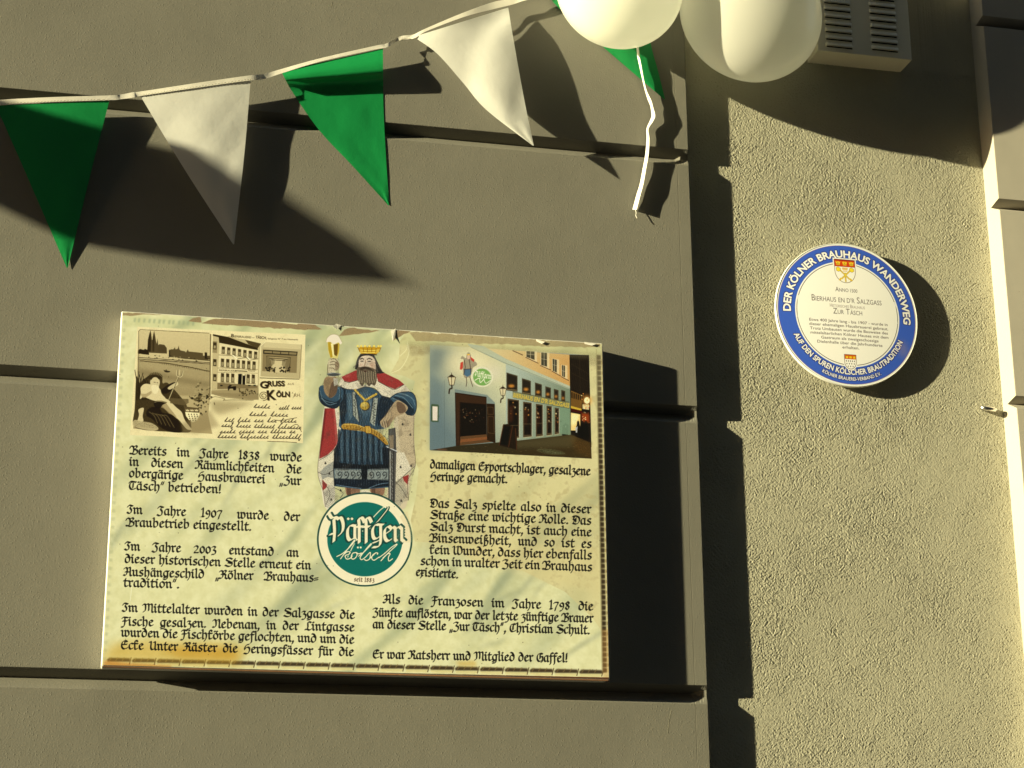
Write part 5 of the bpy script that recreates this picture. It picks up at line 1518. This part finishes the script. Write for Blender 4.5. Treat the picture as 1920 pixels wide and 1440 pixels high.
    fl([(168, 128), (180, 95), (215, 70), (262, 78), (292, 128), (280, 148), (262, 132), (230, 146), (200, 128)], (232, 218, 176), smooth=True); ln([[(168, 128), (180, 95), (215, 70), (262, 78), (292, 128)]], 4, (160, 146, 100), .8)
    fl([(180, 372), (235, 364), (286, 378), (240, 392), (190, 388)], (70, 74, 66), smooth=True); ln([[(182, 376), (235, 366), (284, 380)]], 4, (180, 184, 160))
    # arm on the hip
    fl([(665, 560), (720, 525), (820, 515), (858, 560), (864, 640), (840, 690), (790, 685), (760, 640), (700, 600)], blue, smooth=True); fl([(690, 555), (740, 560), (820, 600), (850, 660), (830, 690), (790, 685), (740, 620)], blue2, .85, smooth=True)
    ln([[(700, 540), (770, 560), (840, 640)], [(760, 530), (830, 560), (858, 620)], [(680, 560), (730, 580)], [(720, 525), (790, 535), (850, 580)]], 5.5, blue3, .95); ln([[(665, 560), (720, 524), (820, 514), (860, 560), (866, 640), (842, 692), (792, 688)]], 5, (18, 26, 32))
    fl([(700, 590), (735, 580), (800, 630), (770, 680), (720, 700), (690, 730), (640, 790), (600, 780), (588, 740), (620, 700), (650, 660)], (176, 152, 106), smooth=True); fl([(720, 590), (770, 610), (785, 660), (740, 680), (715, 640)], (86, 62, 42), .75, smooth=True); fl([(640, 740), (690, 700), (660, 780), (640, 790)], (110, 84, 56), .6)
    ln([[(600, 745), (610, 780)], [(618, 740), (628, 786)], [(636, 738), (644, 786)], [(590, 735), (630, 690), (652, 655)]], 4.5, (70, 52, 34))
    # head
    fl([(395, 320), (420, 240), (470, 215), (530, 220), (560, 270), (600, 350), (620, 365), (560, 372), (470, 350), (400, 340)], (44, 40, 34), smooth=True); ln([[(540, 230), (560, 290), (600, 350)], [(525, 235), (545, 300), (570, 360)], [(425, 240), (410, 290), (380, 330)]], 6, (104, 96, 78), .8)
    fl([(425, 265), (450, 238), (510, 236), (545, 265), (552, 330), (540, 390), (470, 400), (425, 360), (420, 310)], (222, 200, 158), smooth=True); fl([(505, 280), (548, 280), (550, 350), (520, 350)], (176, 142, 104), .6, soft=2)
    ln([[(432, 262), (446, 256), (462, 262)], [(486, 262), (505, 256), (525, 266)]], 7, (56, 42, 30)); ln([[(436, 276), (458, 276)], [(490, 276), (516, 278)]], 6, (40, 32, 26)); cv.ell(449, 277, 5, 4, (24, 22, 22), 1, fr=F); cv.ell(503, 278, 5, 4, (24, 22, 22), 1, fr=F)
    ln([[(474, 270), (470, 300), (462, 318), (480, 322)]], 5, (150, 112, 78)); cv.ell(440, 306, 10, 8, (214, 160, 124), .5, fr=F, soft=1); cv.ell(520, 308, 12, 9, (200, 146, 112), .5, fr=F, soft=1)
    fl([(410, 330), (440, 322), (470, 318), (515, 326), (555, 350), (560, 420), (545, 465), (520, 455), (500, 470), (470, 440), (450, 470), (425, 440), (408, 400)], (96, 82, 58), smooth=True)
    ln([[(430 + 13 * k, 345 + 3 * (k % 3)), (424 + 14 * k, 400), (430 + 12 * k, 450 - 6 * (k % 2))] for k in range(10)], 4, (196, 180, 134), .8); ln([[(436 + 13 * k, 350), (430 + 14 * k, 405), (436 + 12 * k, 455)] for k in range(9)], 3.5, (34, 28, 22), .9)
    fl([(430, 332), (465, 318), (500, 326), (540, 356), (505, 346), (470, 336), (440, 350)], (58, 46, 32), smooth=True); fl([(452, 350), (492, 350), (472, 362)], (60, 24, 18), .9)
    # crown
    fl([(412, 165), (425, 175), (438, 155), (455, 172), (470, 152), (488, 172), (505, 152), (522, 172), (540, 152), (556, 176), (572, 160), (592, 172), (580, 205), (555, 225), (500, 218), (440, 220), (428, 205)], (190, 142, 30)); ln([[(428, 205), (500, 212), (578, 204)], [(434, 190), (500, 196), (584, 190)]], 6, (236, 212, 92)); ln([[(412, 165), (430, 205)], [(592, 172), (580, 205)], [(455, 172), (460, 205)], [(488, 172), (490, 208)], [(522, 172), (522, 208)], [(556, 176), (552, 208)]], 4, (120, 84, 14)); 
    for x in (414, 440, 470, 505, 540, 574, 592): cv.ell(x, 160, 8, 8, (238, 214, 90), 1, fr=F)
    ln([[(432, 226), (500, 222), (560, 228)]], 8, (52, 46, 38))
    # belt and sword
    fl([(302, 760), (390, 760), (470, 785), (540, 800), (610, 850), (648, 905), (635, 922), (590, 885), (520, 838), (450, 815), (302, 800)], (178, 132, 40), smooth=True); ln([[(302, 764), (390, 764), (470, 788), (540, 805), (610, 856), (646, 905)]], 4, (234, 200, 96)); ln([[(302, 802), (400, 802), (470, 822), (530, 842), (590, 885), (632, 922)]], 4, (88, 56, 14)); fl([(468, 776), (510, 780), (520, 830), (478, 830)], (206, 160, 56)); ln([[(468, 776), (510, 780), (520, 830), (478, 830), (468, 776)]], 4, (96, 62, 16))
    for x, y in ((330, 782), (360, 782), (400, 786), (436, 796), (560, 840), (590, 866), (612, 890)): cv.ell(x, y, 4, 4, (92, 58, 14), 1, fr=F)
    fl([(650, 800), (700, 790), (712, 960), (700, 1420), (650, 1420), (652, 960)], (66, 64, 58), .9); ln([[(655, 960), (655, 1420)], [(690, 960), (690, 1420)]], 5, (22, 22, 20)); ln([[(664, 970), (664, 1420)]], 5, (206, 206, 180)); ln([[(672 + (k % 2) * 10, 985 + k * 26), (684, 1000 + k * 26)] for k in range(15)], 5, (150, 150, 128), .8)
    ln([[(634, 935), (680, 955), (718, 972)]], 9, (206, 206, 186)); ln([[(634, 941), (680, 962), (716, 980)]], 4, (30, 30, 30)); fl([(655, 850), (690, 845), (690, 950), (660, 950)], (150, 130, 92), .8); ln([[(700, 790), (706, 870), (700, 960)]], 5, (40, 38, 34))
    ln([[(285, 462), (276, 640), (300, 760)], [(252, 930), (228, 1080), (234, 1240)], [(655, 940), (658, 1240)], [(300, 800), (262, 900)]], 5, ink, .9)
    sil = [(120, 480), (170, 400), (190, 250), (270, 250), (270, 400), (400, 340), (420, 240), (540, 240), (600, 350), (770, 450), (860, 540), (862, 660), (846, 800), (858, 1080), (806, 1350), (640, 1420), (230, 1420), (150, 1290), (106, 1130), (160, 640), (115, 560)]
    fl(sil, (16, 18, 20), .6, tex=speck(.35, 1.0)); fl(sil, (226, 216, 170), .30, tex=speck(.9, 1.2, NOISE[::-1, ::-1])); fl(sil, (70, 60, 44), .25, tex=speck(.4, .7, NOISE2))
    fl([(285, 460), (690, 560), (650, 1240), (230, 1240)], (190, 206, 196), .45, tex=lambda x0, y0, w, h: hatch(.05, 9, .22, 5, 2)(x0, y0, w, h) * speck(.1, 1.2)(x0, y0, w, h))
    fl([(285, 460), (690, 560), (650, 1240), (230, 1240)], (8, 12, 16), .5, tex=lambda x0, y0, w, h: hatch(-.05, 11, .3, 6, 1)(x0, y0, w, h) * speck(-.1, 1.2)(x0, y0, w, h))
    fl([(700, 720), (850, 640), (858, 1080), (800, 1350), (700, 1400)], (92, 84, 64), .4, tex=lambda x0, y0, w, h: hatch(.3, 8, .3, 5, 1)(x0, y0, w, h) * speck(.2, 1.2)(x0, y0, w, h))
    for _ in range(60):
        x, y = rr.uniform(130, 840), rr.uniform(400, 1300)
        cv.ell(x, y, rr.uniform(1, 3), rr.uniform(1, 3), (236, 226, 180), .35, fr=F)

def paint_logo(cv):
    F = (570.0, 910.0, 6.857)
    dg = (22, 66, 52); gr = (16, 104, 84); cr = (238, 226, 172)
    cx, cy = 780, 695
    cv.ell(cx, cy, 614, 606, dg, 1, fr=F); cv.ell(cx, cy, 592, 586, cr, 1, fr=F)
    cv.fill([(1230, 400), (1330, 330), (1380, 560), (1385, 730), (1300, 735), (1290, 520)], (214, 190, 130), .6, fr=F, tex=speck(-.9, .8))
    cv.ell(782, 692, 484, 478, gr, 1, fr=F)
    # green shadow contour of the lettering that breaks over the cream ring
    for o, c in ((26, dg), (0, cr)):
        wd_ = 26 if o else 0
        L_ = [smooth_line(p) for p in (
            [(560, 925), (640, 760), (720, 640), (800, 520), (900, 400), (1000, 300), (1062, 268), (1080, 290), (1040, 350), (940, 470), (820, 580)],)]
        if o:
            cv.lines([L_[0][40:]], (34 + 8) / 6.857, dg, 1, fr=F)
        else:
            cv.lines(L_, 11 / 6.857, cr, 1, fr=F)
    for off, c, ol in ((0, dg, 2.6), (0, cr, 0)):
        blackletter2(cv, [('P', 320, 735, 24), ('a', 530, 715, 21), ('f', 672, 745, 23), ('f', 762, 745, 23), ('g', 850, 715, 22), ('e', 1005, 725, 21), ('n', 1130, 730, 21)], c, F, 44, ol * 6.857 if ol else 2)
        for x in (568, 616):
            k = 30 if ol else 21
            cv.fill([(x - k, 430), (x, 430 - k), (x + k, 430), (x, 430 + k)], c, 1, fr=F)
    cv.fill([(1130, 520), (1290, 520), (1300, 740), (1120, 740)], (214, 186, 128), .25, fr=F, tex=speck(-.6, 1))
    # script word
    def sc(L_, w_, c): cv.lines([smooth_line(p) for p in L_], w_ / 6.857, c, 1, fr=F)
    K = [[(418, 916), (500, 872), (590, 790), (652, 716), (640, 712), (560, 820), (468, 946)], [(505, 890), (560, 852), (592, 860), (572, 888), (530, 902), (545, 945), (590, 938), (622, 905)],
         [(668, 862), (628, 872), (606, 915), (622, 948), (660, 932), (682, 892), (672, 862), (700, 880), (740, 868)], [(700, 912), (770, 855), (862, 762), (850, 758), (780, 842), (722, 925), (742, 955), (790, 922)],
         [(790, 922), (848, 862), (852, 895), (842, 945), (800, 966), (776, 950)], [(842, 944), (880, 905), (922, 868), (948, 872), (940, 888)], [(922, 868), (886, 892), (870, 936), (900, 962), (966, 920)],
         [(962, 930), (1040, 872), (1120, 800), (1188, 756), (1186, 772), (1110, 842), (1040, 912), (986, 972)], [(1012, 935), (1075, 880), (1106, 880), (1084, 926), (1092, 972), (1140, 942)]]
    sc(K, 26, (14, 84, 68)); sc(K, 12, cr)
    cv.ell(692, 798, 13, 13, cr, 1, fr=F); cv.ell(728, 798, 13, 13, cr, 1, fr=F)
    blackletter(cv, 'seit 1883', (638, 1232), (905, 1246), unit=3.9, hs=1.2, nib=10, col=(60, 36, 18), fr=F, last=True)

def blackletter2(cv, items, col, F, nib, ol):
    """single big letters placed one by one: (letter, x, baseline y, unit)"""
    polys = []
    a = math.radians(38)
    for ch, x, y, u in items:
        if ch == 'P':
            paths = [np.array(curve_pts(s_, 26)) for s_ in ([(.2, 15.2), (1.6, 13.2), (3.4, 13.6), (5.4, 12.4)], [(2.6, 12.8), (3.0, 6), (2.6, 0.4)], [(3.4, 12.4), (6.2, 13.4), (7.6, 10), (7.2, 6), (4.8, 3.4)], [(.4, 4.4), (2.6, 4.8)])]
        elif ch == 'f':
            paths = [np.array(curve_pts(s_, 26)) for s_ in ([(4.6, 11.6), (3.2, 14.2), (1.4, 13.6), (1.6, 10), (1.6, .2)], [(-.4, 9.2), (3.6, 9.4)])]
        else:
            paths = glyph_paths(ch)[1]
        for P in paths:
            pts = np.stack([x + P[:, 0] * u, y - P[:, 1] * u], -1)
            nv = np.array([math.cos(a) * nib, -math.sin(a) * nib]) / 2 * (1 + ol / (nib / 2))
            for q0, q1 in zip(pts[:-1], pts[1:]):
                polys.append(cv._tr(np.array([q0 + nv, q1 + nv, q1 - nv, q0 - nv]), F))
                dd = q1 - q0; n_ = np.hypot(*dd)
                if n_ > 1e-6:
                    m_ = np.array([-dd[1], dd[0]]) / n_ * (4 + ol)
                    polys.append(cv._tr(np.array([q0 + m_, q1 + m_, q1 - m_, q0 - m_]), F))
                    if ol:
                        for sgn in (1, -1):
                            c0 = q1 + sgn * nv * .9
                            t = np.linspace(0, 2 * math.pi, 8, endpoint=False)
                            polys.append(cv._tr(np.stack([c0[0] + ol * .9 * np.cos(t), c0[1] + ol * .9 * np.sin(t)], -1), F))
    cv.put(cv.cover(polys), col)

def print_mat(name, im, rough, coat):
    m = mat(name, (1, 1, 1), rough, 0.4)
    L = m.node_tree.links; b = m.node_tree.nodes['Principled BSDF']
    t = m.node_tree.nodes.new('ShaderNodeTexImage'); t.image = im; t.interpolation = 'Cubic'; t.extension = 'EXTEND'
    L.new(t.outputs[0], b.inputs['Base Color'])
    b.inputs['Coat Weight'].default_value = coat; b.inputs['Coat Roughness'].default_value = 0.12
    n1 = nd(m, 'ShaderNodeTexNoise', Scale=6.0, Detail=2.0); L.new(obj_coord(m), n1.inputs['Vector'])
    bp = nd(m, 'ShaderNodeBump', Strength=0.04, Distance=0.004); L.new(n1.outputs[0], bp.inputs['Height']); L.new(bp.outputs[0], b.inputs['Normal'])
    return m

board_cv = paint_board()
M_print = print_mat('printed_film', board_cv.image('board_print', LW), 0.35, 0.25)
M_bside = plaster('board_side_metal', (0.62, 0.60, 0.55), var=0.08, grain=300, gstr=0.05, pimples=False, rough=0.5)
bd = empty('history_board', ((sx0 + sx1) / 2, 0, sz0))
tag(bd, 'weathered yellow marbled board with blackletter text, king figure, postcard and street picture', 'information board')
body = mesh_obj('casing', *box(sx0, sx1, -TS, -0.003, sz0, sz1), M_bside)
bevel(body, 0.004, 3); child(body, bd)
e_ = 0.0026
pv = [(sx0 + e_, -TS - 0.0004, sz0 + e_), (sx1 - e_, -TS - 0.0004, sz0 + e_), (sx1 - e_, -TS - 0.0004, sz1 - e_), (sx0 + e_, -TS - 0.0004, sz1 - e_)]
pf = mesh_obj('printed_face', pv, [(0, 1, 2, 3)], M_print)
uvl = pf.data.uv_layers.new(name='UVMap')
for k, v_ in enumerate(pv):
    uvl.data[k].uv = ((v_[0] - sx0) / (sx1 - sx0), (v_[2] - sz0) / (sz1 - sz0))
child(pf, bd)
# folded rim of the casing: lower lip, a little rusty, and the loose curl of film at the top
M_rust = plaster('rusty_lip', (0.20, 0.10, 0.05), var=0.4, grain=120, gstr=0.4, pimples=False, rough=0.8)
lip = mesh_obj('lower_lip', *box(sx0 + .004, sx1 - .004, -TS + 0.001, -TS + 0.006, sz0 - 0.0022, sz0 + 0.001), M_rust)
child(lip, bd)
def flake(pts, lift):
    """a peeled tongue of film standing off the face"""
    P = [at(a, b, TS + 0.0008 + l) for (a, b), l in zip(pts, lift)]
    n_ = len(P)
    c = sum(P, Vector()) / n_
    vs = [tuple(p) for p in P] + [tuple(c)]
    fs = [(i, (i + 1) % n_, n_) for i in range(n_)]
    o = mesh_obj('film_flake', vs, fs, M_tape)
    s_ = o.modifiers.new('thickness', 'SOLIDIFY'); s_.thickness = 0.0003
    child(o, bd)
flake([(742, 616), (741, 630), (737, 640), (735, 632), (733, 620)], [0, .001, .004, .002, 0])
flake([(640, 610), (632, 618), (624, 612), (630, 607)], [0, .002, .003, 0])
flake([(1005, 636), (1022, 641), (1016, 645), (1006, 640)], [0, .003, .003, 0])
flake([(1096, 641), (1118, 645), (1110, 648), (1096, 645)], [0, .002, .003, 0])

# ------------------------------------------------------------------ round enamel plaque
DP = 0.0335
YP = YB - DP
pc = at(1590, 588, -YP)
depth_ = (pc - EYE).dot(fw)
PR = 135.0 / FPX * depth_ * 1.055
PSC = 2400.0
PN = int(2 * PR * PSC)

def paint_plaque():
    cv = Canvas(PN, PN, (250, 240, 205))
    # frame units: 1000 = diameter, centred, y down
    k = PN / 1000.0
    cv.map = lambda P: P * k
    cv.pxs = k
    blue = (60, 92, 158); wh = (250, 246, 214); dk = (58, 48, 40)
    cv.ell(500, 500, 500, 500, (236, 232, 206))
    cv.ell(500, 500, 483, 483, (120, 70, 110)); cv.ell(500, 500, 480, 480, blue)
    cv.ell(500, 500, 366, 366, wh); cv.ell(500, 500, 356, 356, dk); cv.ell(500, 500, 352, 352, (244, 236, 198))
    fl = lambda p, c, a=1.0, **kw: cv.fill(p, c, a, **kw)
    # faded rectangle round the name
    fl([(155, 392), (845, 392), (852, 545), (148, 545)], (248, 242, 208), .8)
    for o, c in ((4.0, (34, 40, 90)), (0, wh)):
        for dxy in ([(o, o), (-o, o), (o, -o), (-o, -o)] if o else [(0, 0)]):
            cx, cy = 500 + dxy[0], 500 + dxy[1]
            type_arc(cv, 'DER KÖLNER BRAUHAUS WANDERWEG', cx, cy, 397, 52, -91, 96, c, bold=.035)
            type_arc(cv, 'AUF DEN SPUREN KÖLSCHER BRAUTRADITION', cx, cy, 417, 38, 247, 114, c, bold=.03, inward=True)
            type_arc(cv, 'KÖLNER BRAUEREI-VERBAND E.V.', cx, cy, 457, 24, 206, 152, c, bold=.02, inward=True)
    # upper shield
    def shield(x, y, w_, h_):
        pts = [(x, y), (x + w_, y), (x + w_, y + h_ * .5)]
        for q in np.linspace(0, math.pi, 14)[1:-1]:
            pts.append((x + w_ / 2 + w_ / 2 * math.cos(q), y + h_ * .5 + h_ * .5 * math.sin(q)))
        return pts + [(x, y + h_ * .5)]
    sx, sy, sw, sh = 427, 118, 146, 166
    fl(shield(sx - 9, sy - 9, sw + 18, sh + 18), wh); fl(shield(sx - 1, sy - 1, sw + 2, sh + 2), (74, 40, 20)); fl(shield(sx + 2, sy + 2, sw - 4, sh - 4), (250, 242, 210))
    fl([(sx + 2, sy + 2), (sx + sw - 2, sy + 2), (sx + sw - 2, sy + 50), (sx + 2, sy + 50)], (206, 62, 14)); fl([(sx + 2, sy + 2), (sx + sw - 2, sy + 2), (sx + sw - 2, sy + 9), (sx + 2, sy + 9)], (140, 34, 12))
    for i in range(3):
        x = sx + 8 + i * 47; y = sy + 12
        fl([(x, y), (x + 8, y + 8), (x + 13, y - 1), (x + 18, y + 8), (x + 24, y - 1), (x + 28, y + 8), (x + 37, y), (x + 32, y + 20), (x + 30, y + 30), (x + 8, y + 30), (x + 5, y + 20)], (232, 196, 40)); cv.lines([[(x + 6, y + 20), (x + 31, y + 20)], [(x + 10, y + 26), (x + 28, y + 26)]], 2.2, (150, 90, 14)); cv.ell(x + 18, y + 14, 3, 3, (150, 90, 14))
    fl([(sx + 2, sy + 49), (sx + sw - 2, sy + 49), (sx + sw - 2, sy + 52), (sx + 2, sy + 52)], (120, 36, 12))
    cv.lines([[(sx + 34, sy + 74), (sx + 100, sy + 138)], [(sx + 112, sy + 74), (sx + 46, sy + 138)], [(sx + 73, sy + 96), (sx + 73, sy + 158)]], 10, (150, 110, 20)); cv.lines([[(sx + 34, sy + 74), (sx + 100, sy + 138)], [(sx + 112, sy + 74), (sx + 46, sy + 138)], [(sx + 73, sy + 96), (sx + 73, sy + 158)]], 6, (230, 196, 48))
    for s_ in (-1, 1):
        x = sx + 73 + s_ * 47; y = sy + 72
        fl([(x - 17, y - 8), (x - 2, y - 19), (x + 16, y - 8), (x + 17, y + 8), (x + 2, y + 17), (x - 14, y + 12)], (140, 100, 18)); fl([(x - 14, y - 7), (x - 2, y - 16), (x + 13, y - 7), (x + 14, y + 7), (x + 2, y + 14), (x - 12, y + 10)], (242, 212, 40))
        x = sx + 73 + s_ * 32; fl([(x - 6, sy + 132), (x + 6, sy + 132), (x + 10 * s_ + 9, sy + 150), (x + 10 * s_ - 9, sy + 152)], (224, 184, 44))
    fl([(sx + 52, sy + 56), (sx + 94, sy + 56), (sx + 90, sy + 78), (sx + 56, sy + 78)], (226, 180, 80), .8); cv.lines([[(sx + 54, sy + 66), (sx + 92, sy + 66)], [(sx + 58, sy + 84), (sx + 88, sy + 84)]], 3, (190, 130, 30))
    # name in small capitals
    c1 = (96, 84, 66)
    S_ = lambda *a, **kw: type_caps(cv, *a, **kw)
    S_([('A', 'NNO'), ('', '1500')], 500, 349, 34, 26, .80, c1)
    S_([('B', 'IERHAUS'), ('', 'EN'), ('', "D'R"), ('S', 'ALZGASS')], 500, 424, 46, 34, .80, c1)
    S_([('H', 'ISTORISCHES'), ('B', 'RAUHAUS')], 500, 461, 26, 20, .74, (146, 130, 100))
    S_([('Z', 'UR'), ('T', 'ÄSCH')], 500, 506, 42, 31, .80, c1)
    rows = [('Etwa 400 Jahre lang - bis 1907 - wurde in', 228, 778), ('dieser ehemaligen Hausbrauerei gebraut.', 226, 780), ('Trotz Umbauten wurde die Bauweise des', 230, 776), ('mittelalterlichen Kölner Hauses mit dem', 232, 778), ('Gastraum als zweigeschossige', 304, 706), ('Dielenhalle über die Jahrhunderte', 276, 732), ('erhalten.', 448, 566)]
    for i, (t, a, b) in enumerate(rows):
        y = 566 + i * 29.5
        type_line(cv, t, (a, y), (b, y), 20, (92, 80, 62), bold=.006)
    # lower shield
    sx, sy, sw, sh = 459, 782, 82, 98
    fl(shield(sx - 8, sy - 8, sw + 16, sh + 16), wh); fl(shield(sx - 1, sy - 1, sw + 2, sh + 2), (74, 50, 30)); fl(shield(sx + 2, sy + 2, sw - 4, sh - 4), (246, 238, 204))
    fl([(sx + 2, sy + 2), (sx + sw - 2, sy + 2), (sx + sw - 2, sy + 31), (sx + 2, sy + 31)], (200, 84, 12)); 
    for i in range(3): fl([(sx + 8 + i * 25, sy + 9), (sx + 14 + i * 25, sy + 14), (sx + 19 + i * 25, sy + 8), (sx + 24 + i * 25, sy + 14), (sx + 28 + i * 25, sy + 9), (sx + 26 + i * 25, sy + 26), (sx + 10 + i * 25, sy + 26)], (230, 186, 30))
    for r_, n_ in ((0, 5), (1, 4), (2, 3)):
        for i in range(n_): cv.ell(sx + 41 + (i - (n_ - 1) / 2) * (14 if r_ == 0 else 17), sy + 44 + r_ * 18, 3.0, 5.0, dk)
    cv.ell(880, 720, 34, 60, (190, 140, 110), .35, soft=22)
    return cv

plq_cv = paint_plaque()
M_enamel = print_mat('enamel_print', plq_cv.image('plaque_print', LW), 0.28, 0.5)
M_rim = mat('enamel_rim_white', (0.74, 0.73, 0.68), 0.25, 0.5)
pq = empty('round_plaque', (pc.x, YB, pc.z))
tag(pq, 'round blue and white enamel plaque with shield and ring of lettering on rough wall', 'plaque')
# gently domed disc with a rolled rim
NR, NA = 26, 128
vs, fs = [], []
for j in range(NR + 1):
    t = j / NR
    r = PR * 0.985 * t
    y = YP + 0.006 * t * t - 0.0 + (0.0 if t < .98 else 0.0)
    if j == 0:
        vs.append((pc.x, y, pc.z)); continue
    for i in range(NA):
        a = 2 * math.pi * i / NA
        vs.append((pc.x + r * math.cos(a), y, pc.z + r * math.sin(a)))
for i in range(NA):
    fs.append((0, 1 + (i + 1) % NA, 1 + i))
for j in range(1, NR):
    for i in range(NA):
        a = 1 + (j - 1) * NA + i; b = 1 + (j - 1) * NA + (i + 1) % NA
        fs.append((a, b, b + NA, a + NA))
face = mesh_obj('enamel_face', vs, fs, M_enamel, smooth=True)
uvl = face.data.uv_layers.new(name='UVMap')
co = [v_.co for v_ in face.data.vertices]
for lp in face.data.loops:
    p = co[lp.vertex_index]
    uvl.data[lp.index].uv = ((p.x - pc.x + PR) / (2 * PR), (p.z - pc.z + PR) / (2 * PR))
child(face, pq)
vs, fs = [], []
prof = [(0.984, 0.0062), (0.990, 0.0052), (0.996, 0.0058), (1.0, 0.0085), (1.0, 0.014), (0.985, 0.018), (0.96, 0.0185), (0.5, 0.0185), (0.5, DP + 0.0005)]
for rr_, yy in prof:
    for i in range(NA):
        a = 2 * math.pi * i / NA
        vs.append((pc.x + PR * rr_ * math.cos(a), YP + yy, pc.z + PR * rr_ * math.sin(a)))
for j in range(len(prof) - 1):
    for i in range(NA):
        a = j * NA + i; b = j * NA + (i + 1) % NA
        fs.append((a, b, b + NA, a + NA))
child(mesh_obj('rim', vs, fs, M_rim, smooth=True), pq)
